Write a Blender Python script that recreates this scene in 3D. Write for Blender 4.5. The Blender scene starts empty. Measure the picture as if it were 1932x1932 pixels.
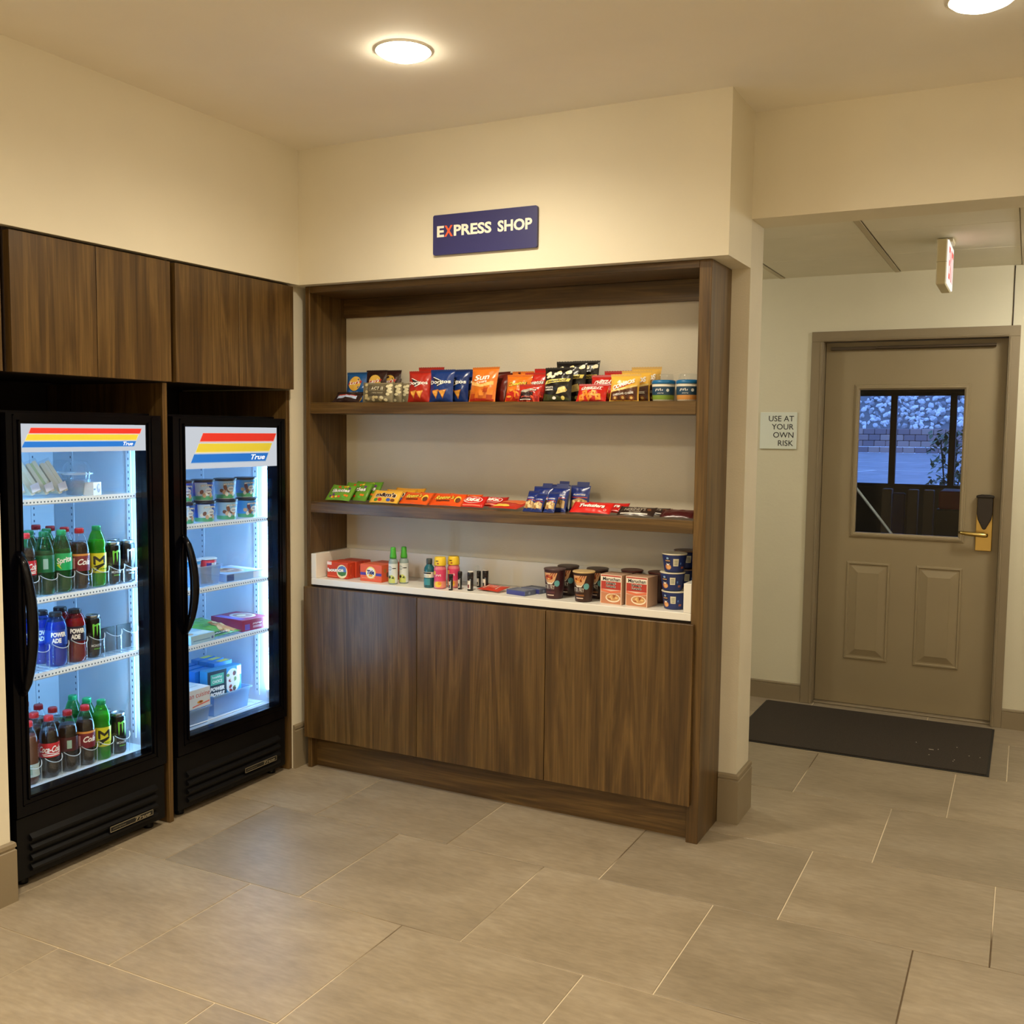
import bpy, bmesh, math, random
from mathutils import Vector, Matrix, noise
from mathutils.geometry import tessellate_polygon
sc = bpy.context.scene
COL = sc.collection
PI = math.pi

# ------------------------------------------------------------------ camera
cam_d = bpy.data.cameras.new('camera')
cam = bpy.data.objects.new('camera', cam_d)
COL.objects.link(cam)
cam_d.sensor_width = 36
cam_d.sensor_fit = 'HORIZONTAL'
cam_d.lens = 1903.5 / 1932 * 36
cam_d.clip_end = 200
_r = Vector((0.89030549, 0.45524103, 0.01057106))
_u = Vector((-0.045886, 0.06659357, 0.99672452))
_f = Vector((-0.45304593, 0.88787437, -0.08017781))
cam.matrix_world = Matrix(((_r.x, _u.x, -_f.x, 2.874), (_r.y, _u.y, -_f.y, -3.558), (_r.z, _u.z, -_f.z, 1.544), (0, 0, 0, 1)))
sc.camera = cam
# ------------------------------------------------------------------ world (dusk sky outside), exposure
w = bpy.data.worlds.new('dusk')
sc.world = w
w.use_nodes = True
w.node_tree.nodes['Background'].inputs[0].default_value = (0.52, 0.95, 2.5, 1)
w.node_tree.nodes['Background'].inputs[1].default_value = 1.0
sc.view_settings.view_transform = 'Standard'
sc.view_settings.look = 'None'
sc.view_settings.gamma = 1
sc.view_settings.use_curve_mapping = False
sc.view_settings.exposure = 0.25
sc.cycles.use_denoising = True
sc.cycles.max_bounces = 10
sc.cycles.transparent_max_bounces = 24
sc.cycles.sample_clamp_indirect = 6
LAMP = (1.0, 0.885, 0.68)
LAMP_W = 60.0      # glow of the lens itself
SPOT_W = 100.0     # beam thrown down by each recessed ceiling light
HALL_W = 50.0
LED_W = 48.0


# ------------------------------------------------------------------ materials
def lin(c):
    return tuple(((x / 255) / 12.92 if x <= 10 else ((x / 255 + .055) / 1.055) ** 2.4) for x in c) + (1,)


MC = {}


def newmat(name):
    m = bpy.data.materials.new(name)
    m.use_nodes = True
    nt = m.node_tree
    return m, nt, nt.nodes['Principled BSDF'], nt.nodes['Material Output']


def P(c, rough=.45, metal=0., emit=0., name='plain', spec=.5):
    """plain print / plastic colour with a faint procedural mottling of the gloss"""
    k = (tuple(c), rough, metal, emit, spec)
    if k in MC:
        return MC[k]
    m, nt, b, o = newmat(name)
    b.inputs['Base Color'].default_value = lin(c)
    b.inputs['Metallic'].default_value = metal
    b.inputs['Specular IOR Level'].default_value = spec
    n = nt.nodes.new('ShaderNodeTexNoise')
    n.inputs['Scale'].default_value = 60
    mr = nt.nodes.new('ShaderNodeMapRange')
    mr.inputs['To Min'].default_value = max(.03, rough - .02)
    mr.inputs['To Max'].default_value = min(1, rough + .02)
    nt.links.new(n.outputs['Fac'], mr.inputs['Value'])
    nt.links.new(mr.outputs['Result'], b.inputs['Roughness'])
    if emit:
        b.inputs['Emission Color'].default_value = lin(c)
        b.inputs['Emission Strength'].default_value = emit
    MC[k] = m
    return m


def emis(name, col, s):
    m, nt, b, o = newmat(name)
    e = nt.nodes.new('ShaderNodeEmission')
    e.inputs[0].default_value = (*col, 1)
    e.inputs[1].default_value = s
    nt.links.new(e.outputs[0], o.inputs[0])
    return m


def clear(name, tint=(1, 1, 1), ior=1.45, rough=.02, milk=0.):
    """thin clear sheet: tinted transparency with Fresnel gloss (and a little milkiness)"""
    k = ('clear', tint, ior, rough, milk)
    if k in MC:
        return MC[k]
    m, nt, b, o = newmat(name)
    t = nt.nodes.new('ShaderNodeBsdfTransparent')
    t.inputs[0].default_value = (*tint, 1)
    g = nt.nodes.new('ShaderNodeBsdfGlossy')
    g.inputs['Roughness'].default_value = rough
    fr = nt.nodes.new('ShaderNodeFresnel')
    fr.inputs[0].default_value = ior
    mx = nt.nodes.new('ShaderNodeMixShader')
    ge = nt.nodes.new('ShaderNodeNewGeometry')   # gloss on the outer face of the sheet only
    sb = nt.nodes.new('ShaderNodeMath')
    sb.operation = 'SUBTRACT'
    sb.use_clamp = True
    nt.links.new(fr.outputs[0], sb.inputs[0])
    nt.links.new(ge.outputs['Backfacing'], sb.inputs[1])
    nt.links.new(sb.outputs[0], mx.inputs[0])
    nt.links.new(t.outputs[0], mx.inputs[1])
    nt.links.new(g.outputs[0], mx.inputs[2])
    out = mx
    if milk:
        d = nt.nodes.new('ShaderNodeBsdfDiffuse')
        d.inputs[0].default_value = (*tint, 1)
        m2 = nt.nodes.new('ShaderNodeMixShader')
        m2.inputs[0].default_value = milk
        nt.links.new(mx.outputs[0], m2.inputs[1])
        nt.links.new(d.outputs[0], m2.inputs[2])
        out = m2
    nt.links.new(out.outputs[0], o.inputs[0])
    MC[k] = m
    return m


def nodes_coord(nt, scale, rnd=True):
    tc = nt.nodes.new('ShaderNodeTexCoord')
    vec = tc.outputs['Object']
    if rnd:
        oi = nt.nodes.new('ShaderNodeObjectInfo')
        ml = nt.nodes.new('ShaderNodeMath')
        ml.operation = 'MULTIPLY'
        ml.inputs[1].default_value = 37.0
        nt.links.new(oi.outputs['Random'], ml.inputs[0])
        ad = nt.nodes.new('ShaderNodeVectorMath')
        ad.operation = 'ADD'
        nt.links.new(vec, ad.inputs[0])
        nt.links.new(ml.outputs[0], ad.inputs[1])
        vec = ad.outputs[0]
    mp = nt.nodes.new('ShaderNodeMapping')
    mp.inputs['Scale'].default_value = scale
    nt.links.new(vec, mp.inputs[0])
    return mp.outputs[0]


def noise_n(nt, vec, scale, detail=4, dist=0., rough=.55):
    n = nt.nodes.new('ShaderNodeTexNoise')
    n.inputs['Scale'].default_value = scale
    n.inputs['Detail'].default_value = detail
    n.inputs['Roughness'].default_value = rough
    n.inputs['Distortion'].default_value = dist
    nt.links.new(vec, n.inputs['Vector'])
    return n.outputs['Fac']


def ramp(nt, fac, stops):
    r = nt.nodes.new('ShaderNodeValToRGB')
    e = r.color_ramp.elements
    e[0].position, e[0].color = stops[0][0], lin(stops[0][1])
    e[1].position, e[1].color = stops[-1][0], lin(stops[-1][1])
    for p, c in stops[1:-1]:
        x = e.new(p)
        x.color = lin(c)
    nt.links.new(fac, r.inputs[0])
    return r.outputs[0]


def mixc(nt, a, b, fac, mode='MULTIPLY'):
    m = nt.nodes.new('ShaderNodeMix')
    m.data_type = 'RGBA'
    m.blend_type = mode
    if isinstance(fac, float):
        m.inputs[0].default_value = fac
    else:
        nt.links.new(fac, m.inputs[0])
    for sock, v in ((m.inputs[6], a), (m.inputs[7], b)):
        if isinstance(v, tuple):
            sock.default_value = v
        else:
            nt.links.new(v, sock)
    return m.outputs[2]


def bump(nt, b, h, strength, dist=.002):
    bp = nt.nodes.new('ShaderNodeBump')
    bp.inputs['Strength'].default_value = strength
    bp.inputs['Distance'].default_value = dist
    nt.links.new(h, bp.inputs['Height'])
    nt.links.new(bp.outputs[0], b.inputs['Normal'])


def wood(name, axis, dark, mid, light, rough=.33):
    m, nt, b, o = newmat(name)
    s1 = [7., 7., 7.]
    s1[axis] = .55
    v = nodes_coord(nt, s1)
    a = noise_n(nt, v, 1.6, 5, 1.1)
    s2 = [130., 130., 130.]
    s2[axis] = 3.
    v2 = nodes_coord(nt, s2)
    f = noise_n(nt, v2, 1.0, 3)
    c = ramp(nt, a, [(.25, dark), (.42, mid), (.52, light), (.6, mid), (.78, dark)])
    fine = ramp(nt, f, [(.25, (150, 150, 150)), (.7, (255, 255, 255))])
    c = mixc(nt, c, fine, .7)
    nt.links.new(c, b.inputs['Base Color'])
    b.inputs['Roughness'].default_value = rough
    bump(nt, b, f, .12, .001)
    return m


WD, WM, WL = (70, 50, 26), (92, 67, 34), (114, 86, 46)
M_WOODZ = wood('walnut_vertical', 2, WD, WM, WL)
M_WOODX = wood('walnut_lengthwise', 0, WD, WM, WL)


def paint(name, c, bscale=220, bs=.12, rough=.6, var=.02, stretch=(1, 1, 1)):
    m, nt, b, o = newmat(name)
    v = nodes_coord(nt, stretch, False)
    a = noise_n(nt, v, 2.3, 3)
    f = noise_n(nt, v, bscale, 2)
    d = tuple(int(x * (1 - var)) for x in c)
    nt.links.new(ramp(nt, a, [(.3, d), (.7, c)]), b.inputs['Base Color'])
    b.inputs['Roughness'].default_value = rough
    bump(nt, b, f, bs, .002)
    return m


M_WALL = paint('cream_paint', (230, 221, 198))
M_PAPER = paint('canvas_wallcovering', (222, 213, 192), 160, .3, .65, .05)
M_HALL = paint('hall_paint', (218, 212, 188), 60, .35, .6)
M_CEIL = paint('ceiling_paint', (244, 237, 222), 300, .1, .8)
M_TRIM = paint('taupe_trim', (140, 125, 100), 90, .05, .45, .04)
M_DOOR = paint('taupe_door', (150, 135, 106), 120, .08, .4, .03)
M_GRID = paint('ceiling_grid', (196, 184, 156), 120, .03, .5, .02)
M_DARK = paint('alcove_dark', (34, 24, 18), 90, .05, .7)
M_WHITE = P((236, 232, 222), .3, name='white_solid_surface')
M_BLACK = P((4, 4, 8), .2, name='black_enamel', spec=.22)
M_BLACKM = P((8, 8, 10), .45, name='black_plastic', spec=.25)
M_LINER = P((205, 216, 228), .35, name='white_liner')
M_WIRE = P((225, 232, 238), .35, name='white_wire')
M_BRASS = P((204, 176, 106), .3, 1., name='brass')
M_GLASS = clear('door_glass', (.93, .96, .97), 1.42, .0)
M_PANE = clear('cooler_glass', (.96, .98, 1.), 1.4, .0)
M_CLEAR = clear('clear_plastic', (.95, .97, .98), 1.6, .05, .02)
M_PET = clear('clear_bottle', (.93, .96, .97), 1.42, .03, 0.)
M_PETG = clear('green_bottle', (.08, .55, .24), 1.42, .03, .05)
M_PETL = clear('lime_bottle', (.16, .68, .12), 1.42, .03, .06)
M_RIM_GLINT = clear('edge_glint', (.92, .97, 1.), 1.6, .1, .45)  # milky white, painting bright edge highlights onto clear plastic
M_COLA = P((26, 12, 9), .12, name='cola')
M_LED = emis('cool_led', (.31, .65, 1.), LED_W)
M_LAMP = emis('warm_lamp', LAMP, LAMP_W)
M_HALLLAMP = emis('hall_lamp', (1., .965, .84), HALL_W)


def floor_mat():
    m, nt, b, o = newmat('porcelain_tile')
    v = nodes_coord(nt, (1., 2.2, 1.))
    a = noise_n(nt, v, 2.6, 6, .4, .65)
    v2 = nodes_coord(nt, (18., 70., 18.))
    f = noise_n(nt, v2, 1., 4)
    c = ramp(nt, a, [(.25, (146, 131, 108)), (.5, (162, 146, 122)), (.75, (174, 159, 136))])
    c = mixc(nt, c, ramp(nt, f, [(.2, (205, 205, 205)), (.75, (255, 255, 255))]), .7)
    oi = nt.nodes.new('ShaderNodeObjectInfo')
    c = mixc(nt, c, ramp(nt, oi.outputs['Random'], [(0., (232, 232, 232)), (1., (255, 255, 255))]), 1.)
    nt.links.new(c, b.inputs['Base Color'])
    r = nt.nodes.new('ShaderNodeMapRange')
    r.inputs['To Min'].default_value = .34
    r.inputs['To Max'].default_value = .52
    nt.links.new(a, r.inputs['Value'])
    nt.links.new(r.outputs['Result'], b.inputs['Roughness'])
    bump(nt, b, f, .05, .001)
    return m


M_TILE = floor_mat()


def grout_mat():
    m, nt, b, o = newmat('sanded_grout')
    v = nodes_coord(nt, (1, 1, 1), False)
    a = noise_n(nt, v, 1.1, 2)
    nt.links.new(ramp(nt, a, [(.50, (214, 198, 170)), (.62, (92, 74, 52))]), b.inputs['Base Color'])
    b.inputs['Roughness'].default_value = .9
    return m


M_GROUT = grout_mat()


# ------------------------------------------------------------------ mesh helpers
class MB:
    def __init__(s):
        s.v, s.f, s.m, s.sm = [], [], [], []

    def add(s, vs, fs, mi=0, smooth=False):
        o = len(s.v)
        s.v += [tuple(x) for x in vs]
        for f in fs:
            s.f.append(tuple(i + o for i in f))
            s.m.append(mi)
            s.sm.append(smooth)
        return s

    def box(s, x0, x1, y0, y1, z0, z1, mi=0):
        return s.add([(x0, y0, z0), (x1, y0, z0), (x1, y1, z0), (x0, y1, z0), (x0, y0, z1), (x1, y0, z1), (x1, y1, z1), (x0, y1, z1)],
                     [(0, 3, 2, 1), (4, 5, 6, 7), (0, 1, 5, 4), (1, 2, 6, 5), (2, 3, 7, 6), (3, 0, 4, 7)], mi)

    def lathe(s, prof, n=24, mi=0, c=(0, 0, 0), caps=True, smooth=True):
        vs, fs = [], []
        for r, z in prof:
            for i in range(n):
                a = 2 * PI * i / n
                vs.append((c[0] + r * math.cos(a), c[1] + r * math.sin(a), c[2] + z))
        for k in range(len(prof) - 1):
            for i in range(n):
                j = (i + 1) % n
                fs.append((k * n + i, k * n + j, (k + 1) * n + j, (k + 1) * n + i))
        s.add(vs, fs, mi, smooth)
        if caps:
            o = len(s.v) - len(vs)
            s.f += [tuple(o + i for i in reversed(range(n))), tuple(o + (len(prof) - 1) * n + i for i in range(n))]
            s.m += [mi, mi]
            s.sm += [False, False]
        return s

    def tube(s, pts, r, n=8, mi=0, caps=True):
        pts = [Vector(p) for p in pts]
        rs = r if isinstance(r, (list, tuple)) else [r] * len(pts)
        vs, fs = [], []
        t = (pts[1] - pts[0]).normalized()
        up = Vector((0, 0, 1)) if abs(t.z) < .9 else Vector((1, 0, 0))
        for k, p in enumerate(pts):
            t = (pts[min(k + 1, len(pts) - 1)] - pts[max(k - 1, 0)]).normalized()
            a = t.cross(up).normalized()
            b = a.cross(t)
            up = b
            for i in range(n):
                q = 2 * PI * i / n
                vs.append(p + (a * math.cos(q) + b * math.sin(q)) * rs[k])
        for k in range(len(pts) - 1):
            for i in range(n):
                j = (i + 1) % n
                fs.append((k * n + i, k * n + j, (k + 1) * n + j, (k + 1) * n + i))
        if caps:
            fs += [tuple(reversed(range(n))), tuple((len(pts) - 1) * n + i for i in range(n))]
        return s.add(vs, fs, mi, True)

    def grid(s, fn, nu, nv, mi=0, smooth=True):
        vs = [fn(i / nu, j / nv) for j in range(nv + 1) for i in range(nu + 1)]
        k = nu + 1
        return s.add(vs, [(j * k + i, j * k + i + 1, (j + 1) * k + i + 1, (j + 1) * k + i) for j in range(nv) for i in range(nu)], mi, smooth)

    def prism(s, pts, axis, a, b, mi=0):
        """extrude 2-D points along an axis; pts are the other two coordinates in order"""
        def mk(p, t):
            return {0: (t, p[0], p[1]), 1: (p[0], t, p[1]), 2: (p[0], p[1], t)}[axis]
        n = len(pts)
        vs = [mk(p, a) for p in pts] + [mk(p, b) for p in pts]
        tri = tessellate_polygon([[Vector((p[0], p[1], 0)) for p in pts]])
        fs = [tuple(t) for t in tri] + [tuple(i + n for i in reversed(t)) for t in tri]
        fs += [(i, (i + 1) % n, (i + 1) % n + n, i + n) for i in range(n)]
        return s.add(vs, fs, mi)

    def rings(s, x0, x1, z0, z1, steps, y=0., mi=0, fill=True):
        """nested rectangles in an xz plane, each (inset, depth)"""
        vs, fs = [], []
        for d, h in steps:
            vs += [(x0 + d, y + h, z0 + d), (x1 - d, y + h, z0 + d), (x1 - d, y + h, z1 - d), (x0 + d, y + h, z1 - d)]
        for k in range(len(steps) - 1):
            for i in range(4):
                j = (i + 1) % 4
                fs.append((4 * k + i, 4 * k + j, 4 * k + 4 + j, 4 * k + 4 + i))
        if fill:
            k = 4 * (len(steps) - 1)
            fs.append((k, k + 1, k + 2, k + 3))
        return s.add(vs, fs, mi)

    def mesh(s, name, mats, bevel=0., fix=False, seg=1):
        me = bpy.data.meshes.new(name)
        me.from_pydata(s.v, [], s.f)
        for x in (mats if isinstance(mats, (list, tuple)) else [mats]):
            me.materials.append(x)
        me.polygons.foreach_set('material_index', s.m)
        me.polygons.foreach_set('use_smooth', s.sm)
        if bevel or fix:
            bm = bmesh.new()
            bm.from_mesh(me)
            bmesh.ops.recalc_face_normals(bm, faces=bm.faces)
            if bevel:
                ed = [e for e in bm.edges if len(e.link_faces) == 2 and e.calc_face_angle(0) > .6]
                bmesh.ops.bevel(bm, geom=ed, offset=bevel, segments=seg, profile=.5, affect='EDGES')
            bm.to_mesh(me)
            bm.free()
        me.update()
        return me

    def build(s, name, mats, parent=None, bevel=0., fix=False, loc=None, label=None, seg=1):
        o = bpy.data.objects.new(name, s.mesh(name, mats, bevel, fix, seg))
        COL.objects.link(o)
        if parent is not None:
            o.parent = parent
        if loc is not None:
            o.location = loc
        if label:
            o['label'] = label
        return o


def B(*a, mi=0):
    return MB().box(*a, mi=mi)


def tag(o, label, cat, group=None):
    o['label'] = label
    o['category'] = cat
    if group:
        o['group'] = group
    return o


def thing(name, label, cat, loc=(0, 0, 0), rz=0., group=None, lean=0., roll=0.):
    o = bpy.data.objects.new(name, None)
    COL.objects.link(o)
    o.empty_display_size = .05
    o.location = loc
    o.rotation_euler = (-lean, roll, rz)
    return tag(o, label, cat, group)


def struct(o):
    o['kind'] = 'structure'
    return o


def dup(root, loc, label, rz=None, lean=None):
    c = root.copy()
    COL.objects.link(c)
    c.location = loc
    e = list(root.rotation_euler)
    if rz is not None:
        e[2] = rz
    if lean is not None:
        e[0] = -lean
    c.rotation_euler = e
    c['label'] = label
    for ch in root.children:
        d = ch.copy()
        COL.objects.link(d)
        d.parent = c
        for g in ch.children:
            k = g.copy()
            COL.objects.link(k)
            k.parent = d
    return c


# ------------------------------------------------------------------ flat print wrapped on surfaces
GL = {}


def glyphs(txt, bold=0., shear=0., space=1.):
    k = (txt, bold, shear, space)
    if k not in GL:
        cu = bpy.data.curves.new('t', 'FONT')
        cu.body = txt
        cu.size = 1
        cu.offset = bold
        cu.shear = shear
        cu.space_character = space
        cu.resolution_u = 3
        ob = bpy.data.objects.new('t', cu)
        COL.objects.link(ob)
        dg = bpy.context.evaluated_depsgraph_get()
        me = ob.evaluated_get(dg).to_mesh()
        vs = [(v.co.x, v.co.y) for v in me.vertices]
        fs = [tuple(p.vertices) for p in me.polygons]
        ob.to_mesh_clear()
        bpy.data.objects.remove(ob)
        bpy.data.curves.remove(cu)
        x0, x1 = min(v[0] for v in vs), max(v[0] for v in vs)
        y0, y1 = min(v[1] for v in vs), max(v[1] for v in vs)
        GL[k] = ([((x - x0) / (y1 - y0), (y - y0) / (y1 - y0)) for x, y in vs], fs, (x1 - x0) / (y1 - y0))
    return GL[k]


class Print:
    def __init__(s, S, curved=True, lift=.0003):
        s.S, s.b, s.mats, s.curved, s.lift = S, MB(), [], curved, lift

    def off(s, k):
        return s.lift + .0004 * k

    def fill(s, pts, tris, c, k, lim=.007):
        """triangles in label space, split until short enough to follow the surface"""
        st = [tuple(pts[i] for i in t) for t in tris]
        vs, fs, ix, o = [], [], {}, s.off(k)

        def vid(p):
            q = (round(p[0], 6), round(p[1], 6))
            if q not in ix:
                ix[q] = len(vs)
                vs.append(s.S(p[0], p[1], o))
            return ix[q]
        while st:
            t = st.pop()
            if s.curved:
                e = [math.hypot(t[i][0] - t[(i + 1) % 3][0], t[i][1] - t[(i + 1) % 3][1]) for i in range(3)]
                m = max(e)
                if m > lim:
                    i = e.index(m)
                    p, q, r = t[i], t[(i + 1) % 3], t[(i + 2) % 3]
                    h = ((p[0] + q[0]) / 2, (p[1] + q[1]) / 2)
                    st += [(p, h, r), (h, q, r)]
                    continue
            fs.append(tuple(vid(p) for p in t))
        s.b.add(vs, fs, s.mi(c))

    def mi(s, c):
        m = P(c, .4, name='print') if isinstance(c, tuple) else c
        if m not in s.mats:
            s.mats.append(m)
        return s.mats.index(m)

    def rect(s, u0, v0, u1, v1, c, k=1, nu=6, nv=3, skew=0.):
        o = s.off(k)
        if s.curved:
            nu, nv = max(2, math.ceil(abs(u1 - u0) / .006)), max(1, math.ceil(abs(v1 - v0) / .010))
        else:
            nu = nv = 1
        s.b.grid(lambda a, b: s.S(u0 + (u1 - u0) * a + skew * b, v0 + (v1 - v0) * b, o), nu, nv, s.mi(c))
        return s

    def ell(s, cu, cv, ru, rv, c, k=1, n=20, rings=2, rot=0.):
        o = s.off(k)
        vs = [s.S(cu, cv, o)]
        fs = []
        for r in range(1, rings + 1):
            for i in range(n):
                a = 2 * PI * i / n
                x, y = ru * r / rings * math.cos(a), rv * r / rings * math.sin(a)
                vs.append(s.S(cu + x * math.cos(rot) - y * math.sin(rot), cv + x * math.sin(rot) + y * math.cos(rot), o))
        for i in range(n):
            j = (i + 1) % n
            fs.append((0, 1 + i, 1 + j))
            for r in range(rings - 1):
                fs.append((1 + r * n + i, 1 + (r + 1) * n + i, 1 + (r + 1) * n + j, 1 + r * n + j))
        s.b.add(vs, fs, s.mi(c), True)
        return s

    def poly(s, pts, c, k=1):
        s.fill(pts, tessellate_polygon([[Vector((p[0], p[1], 0)) for p in pts]]), c, k)
        return s

    def scrawl(s, u, v, w, h, c, k=2, rot=0., seed=1):
        """a line of print too small to read in the photograph: short uneven strokes"""
        rr = random.Random(seed)
        n = max(4, int(w / h * 2.0))
        for i in range(n):
            x, y = -w / 2 + w * (i + .5) / n, h * (rr.random() - .5) * .25
            s.ell(u + x * math.cos(rot) - y * math.sin(rot), v + x * math.sin(rot) + y * math.cos(rot), w / n * .26, h * rr.uniform(.26, .5), c, k, 8, 1, rot=rot - .35 + .5 * (i % 2))
        return s

    def text(s, t, u, v, h, c, k=2, w=None, al='C', bold=.02, shear=0., rot=0., arch=0., space=1.):
        vs, fs, asp = glyphs(t, bold, shear, space)
        W = w if w else h * asp
        x0 = {'C': -W / 2, 'L': 0, 'R': -W}[al]
        out = []
        for x, y in vs:
            a, b = x0 + x / asp * W, (y - .5) * h
            if arch:
                b += arch * (1 - (2 * a / W) ** 2)
            out.append((u + a * math.cos(rot) - b * math.sin(rot), v + a * math.sin(rot) + b * math.cos(rot)))
        s.fill(out, [f if len(f) == 3 else (f[0], f[i], f[i + 1]) for f in fs for i in range(1, len(f) - 1)], c, k)
        return s

    def letters(s, name, parent):
        """one object per separate glyph"""
        par = list(range(len(s.b.v)))

        def root(i):
            while par[i] != i:
                par[i] = par[par[i]]
                i = par[i]
            return i
        for f in s.b.f:
            for i in f[1:]:
                par[root(i)] = root(f[0])
        g = {}
        for f, m in zip(s.b.f, s.b.m):
            g.setdefault(root(f[0]), []).append((f, m))
        for fs in g.values():
            ids = sorted({i for f, m in fs for i in f})
            k = {j: n for n, j in enumerate(ids)}
            MB().add([s.b.v[i] for i in ids], [tuple(k[i] for i in f) for f, m in fs]).build(name, s.mats[fs[0][1]], parent)

    def build(s, name, parent, label=None):
        if s.b.f:
            return s.b.build(name, s.mats, parent, label=label)


def flat_xz(y):
    return lambda u, v, o: Vector((u, y - o, v))


# ------------------------------------------------------------------ the room
ZC, ZS = 2.744, 2.169
fl = struct(B(-.7, 5.0, -8.5, 2.43, -.06, -.0025).build('floor', M_GROUT))
TL, TD, G = .613, .597, .0022
tile_me = {}
for k in range(-4, 12):
    ya, yb = .195 - k * TD, .195 - (k - 1) * TD
    if yb < -3.1:
        continue
    off = .598 - .2085 * k
    i0 = int(math.floor((-.7 - off) / TL))
    for i in range(i0, i0 + 10):
        xa, xb = off + i * TL, off + (i + 1) * TL
        x0, x1 = max(xa + G, -.69), min(xb - G, 4.4)
        y0, y1 = ya + G, min(yb - G, 2.42)
        if k < 0 and x1 < 1.2:
            continue
        if k == 0:
            x0 = max(x0, .02)
        if x1 - x0 < .05:
            continue
        key = (round(x1 - x0, 3), round(y1 - y0, 3))
        if key not in tile_me:
            tile_me[key] = B(0, key[0], 0, key[1], -.008, 0).mesh('tile', M_TILE, .0012)
        o = bpy.data.objects.new('tile', tile_me[key])
        COL.objects.link(o)
        o.parent = fl
        o.location = (x0, y0, 0)

struct(B(-.7, 5.0, -8.5, .317, ZC, ZC + .1).build('ceiling', M_CEIL))
struct(B(-.7, 1.903, .317, .51, 0, ZC).build('wall_back', M_PAPER))
struct(B(0, 1.903, 0, .317, ZS, ZC).build('wall_soffit_back', M_WALL))
struct(B(-.7, 0, -8.5, .317, ZS, ZC).build('wall_soffit_left', M_WALL))
struct(MB().box(-.7, -.004, -8.5, -1.468, 0, 1.711).box(-.7, -.004, -8.5, -2.153, 1.711, ZS).build('wall_left', M_WALL))
struct(B(-.78, -.7, -8.5, .51, 0, ZC).build('wall_alcove', M_DARK))
struct(B(-.69, -.045, -.006, .317, 0, ZS).build('wall_post', M_WALL))
struct(B(1.903, 5.0, .317, .51, 2.352, ZC).build('wall_header', M_WALL))
struct(B(5.0, 5.1, -8.5, 2.43, 0, ZC).build('wall_right', M_WALL))
struct(B(-.7, 5.1, -8.6, -8.5, 0, ZC).build('wall_rear', M_WALL))
# hall behind the opening
DX0, DX1, DZ = 1.764, 2.811, 2.113
hw = MB()
hw.box(-.7, DX0, 2.307, 2.43, 0, 2.8).box(DX1, 5.0, 2.307, 2.43, 0, 2.8).box(DX0, DX1, 2.307, 2.43, DZ, 2.8)
struct(hw.build('wall_hall', M_HALL))
struct(B(-.78, -.7, .51, 2.43, 0, 2.8).build('wall_hall_end', M_HALL))
hc = struct(B(-.7, 5.0, .51, 2.43, 2.432, 2.5).build('ceiling_hall', M_GRID))
M_ACT = paint('mineral_tile', (236, 230, 212), 240, .5, .85, .03)
tm = B(0, .584, 0, .606, -.008, .006).mesh('ceiling_tile', M_ACT, .003)
for i in range(-3, 6):
    for j in range(3):
        xx = 1.589 + .613 * i
        if xx < .3 or xx > 4.2:
            continue
        o = bpy.data.objects.new('ceiling_tile', tm)
        COL.objects.link(o)
        o.parent = hc
        o.location = (xx + .0145, .517 + .61 * j, 2.43)
for i in range(-1, 5):
    xx = 1.574 + .613 * i
    MB().box(xx + .003, xx + .0265, .51, 2.307, 2.4185, 2.4215).box(xx + .013, xx + .0165, .51, 2.307, 2.42, 2.432).build('grid_bar', M_GRID, hc)


def baseboard(name, pts, h, out):
    """profiled skirting following floor points; out = thickness, on the right-hand side of travel"""
    prof = [(0, 0), (out, 0), (out, h * .86), (out * .72, h * .875), (out * .72, h * .9), (out, h * .915), (out * .9, h * .975), (out * .55, h), (0, h)]
    b = MB()
    n = len(prof)
    pts = [Vector((p[0], p[1], 0)) for p in pts]
    vs = []
    for i, p in enumerate(pts):
        d0 = (p - pts[i - 1]).normalized() if i else (pts[1] - p).normalized()
        d1 = (pts[i + 1] - p).normalized() if i < len(pts) - 1 else d0
        n0, n1 = Vector((d0.y, -d0.x, 0)), Vector((d1.y, -d1.x, 0))
        m = (n0 + n1)
        m = m / (m.dot(n0))
        for q, z in prof:
            vs.append(p + m * q + Vector((0, 0, z)))
    fs = []
    for i in range(len(pts) - 1):
        for k in range(n):
            fs.append((i * n + k, i * n + (k + 1) % n, (i + 1) * n + (k + 1) % n, (i + 1) * n + k))
    fs += [tuple(range(n)), tuple((len(pts) - 1) * n + i for i in range(n))]
    b.add(vs, fs)
    return struct(b.build(name, M_TRIM, fix=True))


baseboard('baseboard_left', [(-.3, -1.4675), (-.0035, -1.4675), (-.0035, -8.4)][::-1], .2, .013)
baseboard('baseboard_post', [(-.0445, -.006), (-.0445, .3165)], .2, .013)
baseboard('baseboard_column', [(1.834, .3165), (1.9035, .3165), (1.9035, .5105), (1.2, .5105)], .2, .013)
baseboard('baseboard_hall', [(.2, 2.3065), (1.7635, 2.3065)], .105, .013)
baseboard('baseboard_hall_right', [(2.8115, 2.3065), (4.99, 2.3065)], .105, .013)

# ------------------------------------------------------------------ door with its frame
d = bpy.data.objects.new('door_1', None)
COL.objects.link(d)
d.location = (2.288, 2.37, 0)
struct(d)
IX0, IX1, IZ = 1.829, 2.757, 2.058


def D(mb, name, mats, par=None, **kw):
    mb.v = [(x - 2.288, y - 2.37, z) for x, y, z in mb.v]
    return mb.build(name, mats, par or d, **kw)


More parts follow.
